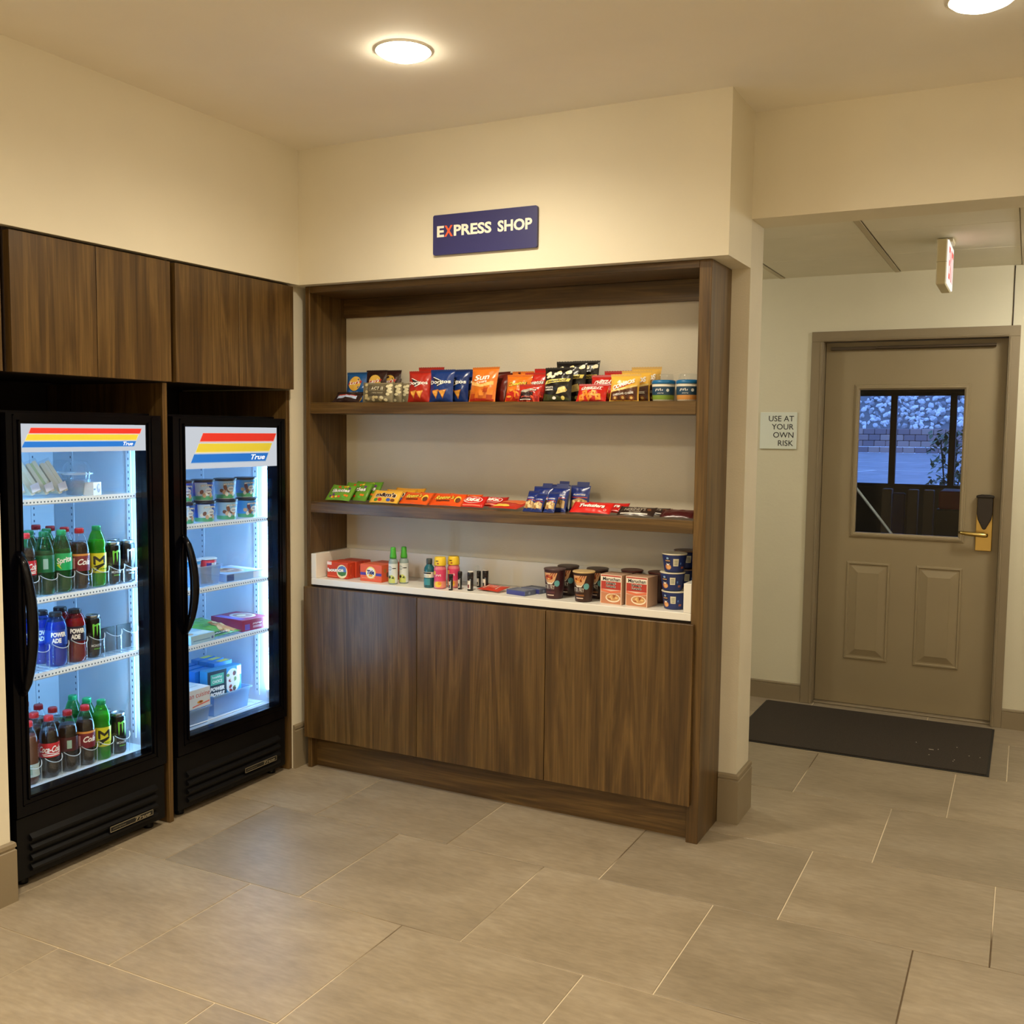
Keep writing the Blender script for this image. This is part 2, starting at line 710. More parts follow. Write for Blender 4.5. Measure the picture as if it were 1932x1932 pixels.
for nm, x0, x1, a in (('left', DX0, IX0, 1), ('right', DX1, IX1, -1)):
    xa, xb = min(x0, x1), max(x0, x1)
    j = MB().box(xa, xb, 2.294, 2.43, 0, IZ)
    st = x1
    j.box(min(st, st + a * .012), max(st, st + a * .012), 2.415, 2.43, 0, IZ - .002)
    j.box(min(x1 - a * .016, x1 - a * .005), max(x1 - a * .016, x1 - a * .005), 2.290, 2.2945, 0, IZ)
    D(j, 'jamb', M_TRIM, bevel=.002)
D(MB().box(DX0, DX1, 2.294, 2.43, IZ, DZ).box(DX0 + .05, DX1 - .05, 2.290, 2.2945, IZ + .005, IZ + .016), 'head_jamb', M_TRIM, bevel=.002)
GX0, GX1, GZ0, GZ1 = 2.012, 2.566, .990, 1.798
lf = MB().box(1.832, GX0, 2.371, 2.414, .012, 2.0555).box(GX1, 2.754, 2.371, 2.414, .012, 2.0555)
lf.box(GX0, GX1, 2.371, 2.414, .012, GZ0).box(GX0, GX1, 2.371, 2.414, GZ1, 2.0555)
leaf = D(lf, 'door_leaf', M_DOOR)
D(MB().rings(1.991, 2.587, .965, 1.823, [(0, 0), (.004, -.005), (.010, -.005), (.012, -.011), (.022, -.012), (.031, -.004), (.031, .02)], 2.371, fill=False),
  'glazing_bead', M_DOOR, leaf)
D(MB().box(GX0 + .001, GX1 - .001, 2.388, 2.393, GZ0 + .001, GZ1 - .001), 'glass_pane', M_GLASS, leaf)
for px in (1.985, 2.353):
    D(MB().rings(px, px + .233, .27, .829, [(0, 0), (.004, -.006), (.012, -.007), (.016, -.001), (.024, -.001), (.058, -.010), (.060, -.0115)], 2.371),
      'raised_panel', M_DOOR, leaf)
# lever lock with a brass plate and black cover
lk = D(B(2.641, 2.722, 2.357, 2.371, .930, 1.215), 'lock_plate', M_BRASS, bevel=.003)
cv = [(2.643, 1.222), (2.720, 1.222), (2.720, 1.13), (2.714, 1.10), (2.690, 1.050), (2.682, 1.045), (2.673, 1.050), (2.649, 1.10), (2.643, 1.13)]
D(MB().prism(cv, 1, 2.333, 2.357), 'lock_cover', P((38, 30, 26), .4), lk, bevel=.005, fix=True, seg=2)
D(MB().prism([(2.637, 1.216), (2.726, 1.216), (2.724, 1.228), (2.70, 1.233), (2.663, 1.233), (2.639, 1.228)], 1, 2.326, 2.362), 'lock_cap', P((30, 24, 22), .35), lk, bevel=.003, fix=True)
lv = MB().tube([(2.688, 2.36, 1.018), (2.688, 2.325, 1.018)], .012, 12)
lv.tube([(2.700, 2.322, 1.018), (2.688, 2.318, 1.018), (2.66, 2.314, 1.020), (2.60, 2.314, 1.024), (2.575, 2.318, 1.026), (2.563, 2.33, 1.026)], [.010, .012, .012, .011, .010, .008], 12)
D(lv, 'lever', M_BRASS, lk)
D(MB().box(1.86, 2.70, 2.350, 2.372, 2.012, 2.030).box(2.10, 2.70, 2.340, 2.352, 2.016, 2.026), 'door_closer_arm', P((70, 56, 40), .4), bevel=.002)
D(B(1.83, 2.757, 2.33, 2.43, 0.0005, .009), 'threshold', M_TRIM, bevel=.003)

t = thing('wall_line', 'thin dark line running down the wall from hall ceiling to door frame', 'wall_line', (2.771, 2.3035, DZ))  # dark line, taken for a wallcovering seam, made as a thin tube
MB().tube([(0, 0, 0), (.0006, 0, .1), (-.0004, 0, .2), (0, 0, .305)], .0028, 6).build('line_tube', P((48, 38, 30), .6), t)

# ------------------------------------------------------------------ ceiling downlights
M_CAN = P((240, 234, 220), .4)


def downlight(x, y, label, lampmat=None, beam=1.):
    t = thing('downlight', label, 'ceiling light', (x, y, ZC), group='round recessed ceiling lights')
    MB().lathe([(.084, -.0005), (.090, -.0015), (.092, -.003), (.089, -.005), (.086, -.004), (.084, -.0005)], 40, caps=False).build('trim_ring', M_CAN, t)
    MB().lathe([(.084, -.0035), (.078, -.012), (.055, -.022), (.03, -.027), (.001, -.029)], 40, caps=False).build('lamp_lens', lampmat or M_LAMP, t)
    l = bpy.data.lights.new('downlight_beam', 'SPOT')
    l.energy, l.color, l.shadow_soft_size, l.spot_size, l.spot_blend = SPOT_W * beam, LAMP, .05, math.radians(165), 1.
    o = bpy.data.objects.new('downlight_beam', l)
    COL.objects.link(o)
    o.parent = t
    o.location = (0, 0, -.034)
    return t


downlight(1.049, -.774, 'glowing round ceiling light in front of the blue shop sign')
downlight(2.705, -.412, 'glowing round ceiling light cut by the top right frame edge', emis('dim_lamp', (1., .93, .74), 9.), .18)
for i, (x, y) in enumerate([(1.05, -2.4), (2.75, -2.3), (1.05, -4.3), (2.75, -4.3), (4.4, -2.0), (4.3, -3.2), (4.3, -5.0), (1.05, -6.3), (2.75, -6.3)]):  # out of view; all but the first two added to fill the room
    downlight(x, y, 'unseen round ceiling light behind the viewer, %s' % ('beside the left wall', 'above the viewer', 'rear by left wall', 'rear in the middle', 'near the right wall', 'middle by right wall', 'rear by right wall', 'far rear by left wall', 'far rear in the middle')[i], None, (1.1, .6, 1.1, .8, .25, .4, .5, 1., .8)[i])
for x, y, s_, lab in ((3.28, 1.52, .13, 'square ceiling light panel in the hall right of the door'), (.55, 1.35, .10, 'added unseen ceiling light panel at the far left end of the hall')):  # second panel is added out of view to brighten the hall
    t = thing('hall_light', lab, 'ceiling light', (x, y, 2.418))
    MB().box(-s_ - .02, s_ + .02, -s_ - .02, s_ + .02, -.004, 0).build('light_frame', M_CAN, t)
    MB().box(-s_, s_, -s_, s_, -.06, -.0042).build('diffuser', M_HALLLAMP, t)

# ------------------------------------------------------------------ signs
t = thing('shop_sign', 'dark blue wall sign with white lettering above the shelf unit', 'sign', (.927, -.001, 2.326))


def rrect(x0, x1, z0, z1, r, n=5):
    p = []
    for cx, cz, a0 in ((x1 - r, z1 - r, 0), (x0 + r, z1 - r, 90), (x0 + r, z0 + r, 180), (x1 - r, z0 + r, 270)):
        for i in range(n + 1):
            a = math.radians(a0 + 90 * i / n)
            p.append((cx + r * math.cos(a), cz + r * math.sin(a)))
    return p


MB().prism(rrect(-.233, .233, -.079, .079, .008), 1, -.012, 0).build('sign_board', P((50, 50, 105), .4), t, fix=True)
SF = flat_xz(-.012)
p = Print(SF, False)
for q, x0, x1, c in (('E', -.214, -.181, (250, 243, 225)), ('X', -.180, -.140, (235, 100, 60)), ('PRESS', -.136, .035, (250, 243, 225)), ('SHOP', .062, .212, (250, 243, 225))):
    p.text(q, (x0 + x1) / 2, .013, .044, c, 1, x1 - x0, bold=.035)
p.letters('letter', t)
b = MB()
for i in range(9):
    for j in (0, 1):
        if (i * 7 + j * 3) % 4:
            b.lathe([(.0016, 0), (.0008, .001)], 6, c=(-.06 + i * .012, 0, 0))
b.v = [(x, -.0122 - z, -.038 + (.006 if k % 24 > 11 else 0)) for k, (x, y, z) in enumerate(b.v)]
b.build('braille', P((62, 62, 120), .4), t)['kind'] = 'stuff'

t = thing('wall_plaque', 'pale green plaque reading USE AT YOUR OWN RISK left of the door', 'sign', (1.592, 2.3055, 1.561))
B(-.104, .104, -.008, 0, -.105, .105).build('plaque_face', P((226, 233, 224), .2), t, bevel=.002)
B(-.07, .07, 0, .0012, -.07, .07).build('plaque_mount', M_WHITE, t)
p = Print(flat_xz(-.008), False)
for i, s_ in enumerate(('USE AT', 'YOUR', 'OWN', 'RISK')):
    p.text(s_, .087, .069 - i * .0465, .032, (38, 40, 44), 1, al='R', bold=.005)
p.letters('letter', t)

t = thing('exit_sign', 'ceiling mounted exit sign seen edge on in the hall', 'exit sign', (2.50, 1.45, 2.42))
B(-.024, .018, -.155, .155, -.215, -.018).build('housing', P((214, 204, 170), .45), t, bevel=.004)
B(-.035, .035, -.06, .06, -.018, 0).build('canopy_mount', P((205, 195, 165), .45), t, bevel=.003)
B(.018, .024, -.15, .15, -.21, -.023).build('face_plate', emis('exit_face', (1., .93, .85), .9), t, bevel=.001)
p = Print(lambda u, v, o: Vector((.024 + o, u, v)), False)
p.text('EXIT', 0, -.116, .14, emis('exit_red', (1., .12, .08), .8), 1, .25, bold=.02)
p.build('lettering', t)
B(-.0245, .0185, -.156, .156, -.118, -.1165).build('housing_seam', P((160, 150, 120), .5), t)

t = thing('door_mat', 'dark brown rectangular floor mat lying in front of the door', 'mat', (2.184, 1.825, 0))


def matm():
    m, nt, bs, o = newmat('mat_pile')
    v = nodes_coord(nt, (1, 1, 1), False)
    a = noise_n(nt, v, 260, 2)
    nt.links.new(ramp(nt, a, [(.3, (32, 25, 18)), (.7, (56, 45, 33))]), bs.inputs['Base Color'])
    bs.inputs['Roughness'].default_value = .95
    bump(nt, bs, a, .7, .004)
    return m


M_MAT = matm()
B(-.598, .598, -.415, .415, .001, .004).build('rubber_edge', P((28, 24, 20), .7), t, bevel=.001)
B(-.588, .588, -.405, .405, .004, .0085).build('carpet_pile', M_MAT, t, bevel=.002)
b = MB()
rr = random.Random(3)
for i in range(9):
    x, y = .25 + rr.random() * .3, -.3 + rr.random() * .3
    b.box(x, x + .004 + (.018 if i == 0 else 0), y, y + .004, .0085, .0105)
b.build('lint', P((190, 180, 160), .8), t)['kind'] = 'stuff'

# ------------------------------------------------------------------ shelf unit
su = thing('shelf_unit', 'tall walnut open shelf unit built under the wall soffit', 'shelving', (.916, .045, 0))
SX, SY = .916, .045


def W(x0, x1, y0, y1, z0, z1):
    return B(x0 - SX, x1 - SX, y0 - SY, y1 - SY, z0, z1)


YB = .3165
W(0, .022, .045, YB, .0, 2.1675).build('side_panel', M_WOODZ, su, bevel=.001)
W(1.786, 1.832, .045, YB, .0, 2.1675).build('side_panel', M_WOODZ, su, bevel=.0015)
W(.0225, 1.7855, .047, YB, 2.140, 2.1675).build('top_panel', M_WOODX, su, bevel=.001)
W(.0225, 1.7855, .295, YB, 2.055, 2.1395).build('back_rail', M_WOODX, su, bevel=.001)
for z in (1.66, 1.22):
    W(.0225, 1.7855, .045, YB - .001, z - .049, z).build('shelf', M_WOODX, su, bevel=.0015)
W(.0225, 1.7855, .063, .30, .15, .843).build('base_carcass', P((50, 36, 26), .6), su)
W(.0, 1.80, .085, .105, .0, .149).build('toe_kick', M_WOODX, su)
for i in range(3):
    x = -.006 + i * .603
    W(x + .0015, x + .6015, .025, .044, .146, .836).build('cabinet_door', M_WOODZ, su, bevel=.0012)
ct = thing('countertop', 'white solid worktop with raised edges across the shelf unit', 'countertop', (SX, SY, .845))


def WC(x0, x1, y0, y1, z0, z1):
    return B(x0 - SX, x1 - SX, y0 - SY, y1 - SY, z0 - .845, z1 - .845)


WC(.0228, 1.7852, .046, YB - .001, .845, .874).build('slab', M_WHITE, ct, bevel=.0015)
WC(.0228, .050, .0465, YB - .014, .8745, .985).build('side_upstand', M_WHITE, ct, bevel=.0015)
WC(1.755, 1.7852, .0465, YB - .014, .8745, .985).build('side_upstand', M_WHITE, ct, bevel=.0015)
WC(.0228, 1.7852, YB - .0135, YB - .001, .8745, .985).build('back_upstand', M_WHITE, ct, bevel=.001)

# ------------------------------------------------------------------ wall cabinets over the coolers and alcove panels
for nm, ys, lab in (('a', (-2.14, -1.79, -1.446), 'walnut wall cabinet cut by the left frame edge'), ('b', (-1.412, -1.081, -.7445), 'walnut two door wall cabinet above the left cooler'),
                    ('c', (-.7195, -.378, -.036), 'walnut two door wall cabinet above the right cooler')):
    yc = ys[1]
    t = thing('wall_cabinet', lab, 'cabinet', (-.02, yc, 1.714), group='walnut cabinets over the coolers')
    B(-.65, -.012, ys[0] - .003 - yc, ys[2] + .003 - yc, .002, .453).build('carcass', P((46, 32, 23), .6), t)
    B(-.0118, .019, ys[0] - yc, -.0015, 0, .444).build('door', M_WOODZ, t, bevel=.001)
    B(-.0118, .019, .0015, ys[2] - yc, 0, .444).build('door', M_WOODZ, t, bevel=.001)
for y0, y1, lab in ((-1.4665, -1.4465, 'upright walnut panel left of the left cooler'), (-.744, -.722, 'upright walnut panel standing between the two coolers'),
                    (-.029, -.0075, 'upright walnut panel between right cooler and wall')):
    t = thing('divider_panel', lab, 'panel', (-.05, (y0 + y1) / 2, 0))
    B(-.64, 0, (y0 - y1) / 2, (y1 - y0) / 2, .001, 1.711).build('panel_board', M_WOODZ, t, bevel=.001)


# ------------------------------------------------------------------ glass door coolers
def cooler(y0, y1, label, gy0, gy1, gz0, sz0, sz1, stripes, shelves, hz, bdg, tru):
    """y0..y1 outside width; glass gy0..gy1 x gz0..sz0; lit sign sz0..sz1"""
    t = thing('display_cooler', label, 'refrigerator', (-.045, (y0 + y1) / 2, 0), group='black glass door coolers')
    yc = (y0 + y1) / 2

    def K(x0, x1, a, b, z0, z1):
        return B(x0 + .045, x1 + .045, a - yc, b - yc, z0, z1)
    top = 1.594
    s = MB()
    for q in ((-.66, -.105, y0, y0 + .022, .03, top), (-.66, -.105, y1 - .0115, y1, .03, top), (-.66, -.64, y0 + .022, y1 - .0115, .03, top),
              (-.64, -.105, y0 + .022, y1 - .0115, top - .02, top), (-.64, -.105, y0 + .022, y1 - .0115, .03, gz0 - .025)):
        s.box(q[0] + .045, q[1] + .045, q[2] - yc, q[3] - yc, q[4], q[5])
    shell = s.build('cabinet_shell', M_BLACK, t)
    iy0, iy1, iz0, iz1 = y0 + .026, y1 - .012, gz0 - .012, top - .03
    s = MB()
    for q in ((-.63, -.625, iy0, iy1, iz0, iz1), (-.625, -.108, iy0, iy0 + .004, iz0, iz1), (-.625, -.108, iy1 - .004, iy1, iz0, iz1),
              (-.625, -.108, iy0, iy1, iz1 - .004, iz1), (-.625, -.108, iy0, iy1, iz0, iz0 + .004)):
        s.box(q[0] + .045, q[1] + .045, q[2] - yc, q[3] - yc, q[4], q[5])
    s.build('inner_liner', M_LINER, t)
    # slotted shelf standards on both side walls and the back wall
    for (px, py, ax) in ((-.20, iy1 - .0055, 1), (-.52, iy1 - .0055, 1), (-.20, iy0 + .0055, 1), (-.6235, iy0 + .16, 0), (-.6235, iy1 - .1, 0)):
        s = MB()
        w_, h_ = (.012, .0015) if ax else (.0015, .012)
        s.box(px - w_ + .045, px + w_ + .045, py - h_ - yc, py + h_ - yc, iz0 + .03, iz1 - .05)
        n = int((iz1 - iz0 - .12) / .0254)
        for i in range(n):
            z = iz0 + .05 + i * .0254
            if ax:
                e = -.0019 if py > yc else .0019
                s.box(px - .0025 + .045, px + .0025 + .045, min(py, py + e) - yc, max(py, py + e) - yc, z, z + .009, 1)
            else:
                s.box(px + .045, px + .0019 + .045, py - .0025 - yc, py + .0025 - yc, z, z + .009, 1)
        s.build('shelf_standard', [M_LINER, P((70, 84, 110), .6)], t)
    # door
    dz0, dz1 = gz0 - .065, top - .008
    s = MB()
    for q in ((y0, gy0, dz0, dz1), (gy1, y1, dz0, dz1), (gy0, gy1, dz0, gz0), (gy0, gy1, sz1, dz1)):
        s.box(0 - .058, 0, q[0] - yc, q[1] - yc, q[2], q[3])
    dr = s.build('door', M_BLACK, t)
    K(-.103, -.0935, y0 + .01, y1 - .01, dz0 + .012, gz0 - .006).build('gasket', M_BLACKM, dr)
    s = MB()   # stepped bead round the opening
    for (ins, pr) in ((.030, .003), (.012, .006)):
        for q in ((gy0 - ins, gy0 - ins + .004, gz0 - ins, sz1 + ins), (gy1 + ins - .004, gy1 + ins, gz0 - ins, sz1 + ins),
                  (gy0 - ins, gy1 + ins, gz0 - ins, gz0 - ins + .004), (gy0 - ins, gy1 + ins, sz1 + ins - .004, sz1 + ins)):
            s.box(0, pr, q[0] - yc, q[1] - yc, q[2], q[3])
    s.build('door_bead', M_BLACK, dr)
    K(-.075, -.069, gy0 - .001, gy1 + .001, gz0 - .001, sz0).build('glass_pane', M_PANE, dr)
    K(-.062, -.047, gy0 + .0005, gy1 - .0005, sz0, sz1 - .0005).build('sign_panel', emis('sign_white', (.80, .84, .90), .62), dr)
    p = Print(lambda u, v, o: Vector((-.002 + o, u - yc, v)), False)
    cols = ((214, 52, 40), (214, 196, 60), (30, 112, 214))
    for (a, b, z1_, z0_, sk), c in zip(stripes, cols):
        p.poly([(a - sk - .003, z0_ - (z1_ - z0_) * .12), (b + .002 - sk, z0_ - (z1_ - z0_) * .12), (b + .004, z1_ + .0012), (a - .001, z1_ + .0012)], P(tuple(int(x * .4 + 140) for x in c), .4, 0., .3), 0)
        p.poly([(a - sk, z0_), (b - sk, z0_), (b, z1_), (a, z1_)], P(c, .4, 0., .32), 1)
    p.text('True', tru[0], tru[1], tru[3], P((245, 250, 255), .4, 0., .5), 2, tru[2], shear=.35, bold=.018)
    p.build('sign_stripes', dr)
    # bowed grip
    yh = gy0 - .02
    pts = []
    for i in range(13):
        a = i / 12
        pts.append((.002 + .052 * math.sin(PI * a) ** .6, yh - yc + .004 * math.sin(PI * a), hz[0] + (hz[1] - hz[0]) * a))
    MB().tube(pts, [.012 + .006 * math.sin(PI * i / 12) for i in range(13)], 10).build('handle', M_BLACK, dr)
    # light strip inside the hinge side with its row of bright diodes
    ly = iy1 - .0325
    K(-.125, -.108, ly, ly + .028, gz0 + .02, sz0 + .02).build('light_channel', M_WIRE, t)
    s = MB()
    s.box(-.128 + .045, -.1252 + .045, ly + .004 - yc, ly + .022 - yc, gz0 + .06, sz0)
    s.box(-.123 + .045, -.110 + .045, ly - .002 - yc, ly - .0004 - yc, gz0 + .06, sz0)
    s.build('led_strip', M_LED, t)
    s = MB()
    ly2 = iy0 + .010
    s.box(-.128 + .045, -.1252 + .045, ly2 - yc, ly2 + .016 - yc, gz0 + .06, sz0)
    s.build('led_strip', M_LED, t)
    # kick grille
    g = K(-.10, -.055, y0 + .004, y1 - .004, .03, dz0 - .008).build('kick_grille', M_BLACKM, t)
    for i in range(4):
        z = .05 + i * .034
        s = MB().prism([(-.0105, z), (.004, z + .004), (.006, z + .012), (-.0105, z + .026)], 1, y0 + .05 - yc, y1 - .05 - yc)
        s.build('louver', M_BLACKM, g, fix=True)
    bd = K(-.042, -.037, bdg[0], bdg[1], bdg[2], bdg[2] + .021).build('badge', P((24, 24, 24), .3), g)
    p = Print(lambda u, v, o: Vector((.008 + o, u - yc, v)), False)
    for q in ((bdg[0], bdg[1], bdg[2], bdg[2] + .002), (bdg[0], bdg[1], bdg[2] + .019, bdg[2] + .021), (bdg[0], bdg[0] + .002, bdg[2], bdg[2] + .021), (bdg[1] - .002, bdg[1], bdg[2], bdg[2] + .021)):
        p.rect(q[0], q[2], q[1], q[3], P((190, 180, 150), .35, .6), 0)
    p.text('True', bdg[1] - .05, bdg[2] + .0105, .013, P((190, 180, 150), .35, .6), 1, .075, shear=.35)
    p.scrawl(bdg[0] + .042, bdg[2] + .0105, .06, .008, P((150, 142, 118), .35, .6), 1)
    p.build('badge_print', g)
    for yy in (y0 + .05, y1 - .05):
        MB().lathe([(.018, 0), (.018, .008), (.012, .03)], 14, c=(-.05, yy - yc, 0)).build('foot', M_BLACKM, t)
        MB().lathe([(.018, 0), (.018, .008), (.012, .03)], 14, c=(-.55, yy - yc, 0)).build('foot', M_BLACKM, t)
    # wire shelves with a price rail
    for z in shelves:
        sh = MB()
        n = 22
        for i in range(n):
            yy = iy0 + .012 + (iy1 - iy0 - .024) * i / (n - 1)
            sh.box(-.60 + .045, -.118 + .045, yy - .0015 - yc, yy + .0015 - yc, z - .006, z - .003)
        for xx in (-.6, -.36, -.12):
            sh.box(xx - .002 + .045, xx + .002 + .045, iy0 + .006 - yc, iy1 - .006 - yc, z - .009, z - .006)
        so = sh.build('wire_shelf', M_WIRE, t)
        rl = MB().prism([(-.118, z - .018), (-.106, z - .020), (-.104, z - .016), (-.112, z + .0005), (-.118, z + .0005)], 1, iy0 + .006 - yc, iy1 - .012 - yc)
        rl.v = [(x + .045, y, zz) for x, y, zz in rl.v]
        rl.build('price_rail', M_WIRE, so, fix=True)
        s = MB()
        m = 40
        for i in range(m):
            yy = iy0 + .03 + (iy1 - iy0 - .06) * i / m
            s.add([(-.1062 + .045, yy - yc, z - .0145), (-.1062 + .045, yy + .006 - yc, z - .0145), (-.1085 + .045, yy + .008 - yc, z - .0075), (-.1085 + .045, yy + .002 - yc, z - .0075)], [(0, 1, 2, 3)])
        o = s.build('rail_slots', P((86, 104, 124), .6), so)
        o.location.x = .0012
        o['kind'] = 'stuff'
    return t


cooler(-1.41, -.760, 'black glass door cooler of bottled drinks, left of the two', -1.356, -.833, .312, 1.457, 1.551,
       [(-1.317, -.853, 1.537, 1.520, .008), (-1.329, -.869, 1.5155, 1.497, .009), (-1.342, -.879, 1.4915, 1.4735, .010)],
       (1.296, .958, .697), (.66, 1.13), (-1.041, -.839, .070), (-.916, 1.483, .044, .013))
cooler(-.700, -.046, 'black glass door cooler of frozen food, right of the two', -.636, -.098, .318, 1.381, 1.547,
       [(-.539, -.103, 1.5215, 1.490, .018), (-.562, -.131, 1.480, 1.4475, .018), (-.589, -.155, 1.438, 1.4055, .018)],
       (1.155, .889, .660), (.74, 1.12), (-.329, -.127, .076), (-.22, 1.4225, .086, .021))


# ------------------------------------------------------------------ packaged goods: builders
def bag(name, label, cat, loc, w, h, t, base, prn=None, rz=0., lean=.12, seed=1, group=None, ends='z', back=.7, crk=.005, rough=.28, seal=None, roll=0., tab=False):
    """crinkled pillow pouch; front faces -y, bottom edge on the root"""
    r = thing(name, label, cat, loc, rz, group, lean, roll)
    mb_ = P(base, rough, name='film')
    ms = P(seal or tuple(int(x * .85) for x in base), rough + .05, name='film')
    so = Vector((seed * 3.17, seed * 1.31, seed * 7.7))

    def form(u, v):
        a, s_ = (2 * u / w, v / h) if ends == 'z' else (2 * v / h - 1, u / w + .5)
        pr = max(0., 1 - abs(a) ** 2.6) ** .8
        ve = max(0., math.sin(PI * min(1, max(0, s_)))) ** .55
        n = noise.noise(Vector((u * 38, v * 38, 0)) + so) + .5 * noise.noise(Vector((u * 95, v * 95, 3)) + so)
        return t / 2 * pr * ve + crk * n * min(1, 1.6 * pr * ve), ve

    def S(u, v, o):
        b, ve = form(u, v)
        if ends == 'z':
            return Vector((u * (1 - .06 * ve), -b - o, v))
        return Vector((u, -b - o, h / 2 + (v - h / 2) * (1 - .06 * ve)))

    def Bk(u, v):
        b, ve = form(u, v)
        q = S(u, v, 0)
        q.y = max(b, 0) * back
        return q
    nu, nv = (24, 28) if ends == 'z' else (28, 16)
    m = MB()
    m.grid(lambda a, b: S((a - .5) * w, b * h, 0), nu, nv)
    m.grid(lambda a, b: Bk((.5 - a) * w, b * h), nu, nv)
    m.build('pouch', mb_, r)
    k = 11
    for sgn in (0, 1):
        pts = []
        if ends == 'z':
            z0, L = (h, .009) if sgn else (0, -.004)
            for i in range(k + 1):
                x = -w / 2 + w * i / k
                pts += [(x, z0 + L)] + ([(x + w / k / 2, z0 + L * (.8 if not tab else 1))] if i < k else [])
            pts = [(-w / 2, z0)] + pts + [(w / 2, z0)]
        else:
            x0, L = (w / 2, .008) if sgn else (-w / 2, -.008)
            for i in range(k + 1):
                z = h * i / k
                pts += [(x0 + L, z)] + ([(x0 + L * .65, z + h / k / 2)] if i < k else [])
            pts = [(x0, 0)] + pts + [(x0, h)]
        if tab and sgn:
            pts = [(-w / 2, h), (-w / 2, h + .006), (-w * .2 + w * .12 * (seed % 2), h + .007), (-w * .2 + w * .12 * (seed % 2), h + .021), (w * .42, h + .021), (w * .42, h + .006), (w / 2, h + .006), (w / 2, h)]
        MB().prism(pts, 1, -.0006, .0006).build('crimped_seal', ms, r)
    if prn:
        p = Print(S, lift=.0007)
        prn(p, w, h)
        p.build('printed_front', r)
    return r


def carton(name, label, cat, loc, w, h, dp, base, prn=None, rz=0., group=None, lean=0., side=None, top=None, bev=.0008, trn=0., flap=True):
    r = thing(name, label, cat, loc, rz, group, lean)
    B(-w / 2, w / 2, 0, dp, .0002, h).build('carton_body', P(base, .4, name='card'), r, bevel=bev)
    if flap:
        B(-w / 2 + .001, w / 2 - .001, dp * .48, dp * .52, h - .0002, h + .0006).build('top_flap', P(tuple(int(x * .85) for x in base), .5, name='card'), r)
    for nm, f, S in (('printed_front', prn, lambda u, v, o: Vector((u, -o, v))), ('printed_side', side, lambda u, v, o: Vector((w / 2 + o, u, v))), ('printed_top', top, lambda u, v, o: Vector((u, v, h + o)))):
        if f:
            p = Print(S, False)
            f(p, w if nm != 'printed_side' else dp, h if nm != 'printed_top' else dp)
            p.build(nm, r)
    return r


def rad(prof):
    def f(z):
        for (r0, z0), (r1, z1) in zip(prof, prof[1:]):
            if z <= z1:
                return r0 + (r1 - r0) * ((z - z0) / (z1 - z0) if z1 > z0 else 0)
        return prof[-1][0]
    return f


def wrap(prof):
    f = rad(prof)
    rm = max(r for r, z in prof)
    return lambda u, v, o: Vector(((f(v) + o) * math.sin(u / rm), -(f(v) + o) * math.cos(u / rm), v))


def cupbowl(name, label, cat, loc, prof, base, lid, prn=None, rz=0., group=None, lidprof=None, lidc=None, lidname='lid'):
    r = thing(name, label, cat, loc, rz, group)
    MB().lathe(prof, 32).build('cup_body', base if not isinstance(base, tuple) else P(base, .35, name='paper'), r)
    MB().lathe(lidprof, 32).build(lidname, lid if not isinstance(lid, tuple) else P(lid, .35, name='lid'), r)
    if prn:
        p = Print(wrap(prof))
        prn(p)
        p.build('printed_wrap', r)
    return r


BOT = [(.018, 0), (.030, .002), (.0335, .010), (.0345, .03), (.0325, .05), (.0325, .062), (.0345, .075), (.0345, .118), (.0335, .130), (.0345, .140), (.032, .160), (.025, .182), (.0175, .200), (.0135, .208), (.0135, .216)]
SLIM = [(.018, 0), (.029, .002), (.0325, .012), (.0325, .045), (.0295, .055), (.0325, .066), (.0325, .125), (.0300, .140), (.0325, .15), (.0315, .165), (.024, .19), (.0165, .206), (.0135, .212), (.0135, .219)]
SPORT = [(.026, 0), (.035, .004), (.0375, .02), (.0375, .055), (.0345, .065), (.0375, .075), (.0375, .115), (.0365, .125), (.0375, .14), (.030, .165), (.0215, .178), (.020, .186)]


def bottle(name, label, loc, prof, shell, drink, cap, wrapc, prn, lz, rz=PI / 2, group=None, fill=.86, cat='bottle'):
    """screw-cap bottle: clear shell, drink inside, ridged cap, printed wrap between lz[0] and lz[1]"""
    r = thing(name, label, cat, loc, rz, group)
    zt = prof[-1][1]
    MB().lathe(prof, 22, caps=False).build('bottle_shell', shell, r)
    ins = [(max(.004, q - .0022), z + .0015) for q, z in prof if z < zt * fill]
    f = rad(prof)
    ins.append((f(zt * fill) - .0022, zt * fill))
    MB().lathe(ins, 20).build('drink', drink, r)
    rc = prof[-1][0] + .0018
    m = MB().lathe([(rc, zt - .012), (rc, zt + .003), (rc - .001, zt + .005)], 20)
    m.lathe([(rc + .0012, zt - .0135), (rc + .0012, zt - .0125)], 20)
    for i in range(20):
        a = 2 * PI * i / 20
        m.box(-.0006, .0006, -.0006, .0006, 0, .013)
        o = len(m.v) - 8
        for j in range(8):
            x, y, z = m.v[o + j]
            m.v[o + j] = (x + rc * math.cos(a), y + rc * math.sin(a), z + zt - .011)
    m.build('cap', P(cap, .35, name='cap'), r)
    if wrapc:
        p = Print(wrap(prof))
        L = PI * max(q for q, z in prof)
        if isinstance(wrapc, tuple):
            p.rect(-L, lz[0], L, lz[1], wrapc, 0, 24, 5)
        if prn:
            prn(p, (lz[0] + lz[1]) / 2, lz[1] - lz[0])
        p.build('wrap_label', r)
    return r


CAN = [(.020, 0), (.025, .003), (.0285, .010), (.0285, .142), (.026, .148), (.0245, .152), (.0255, .154), (.0255, .157)]


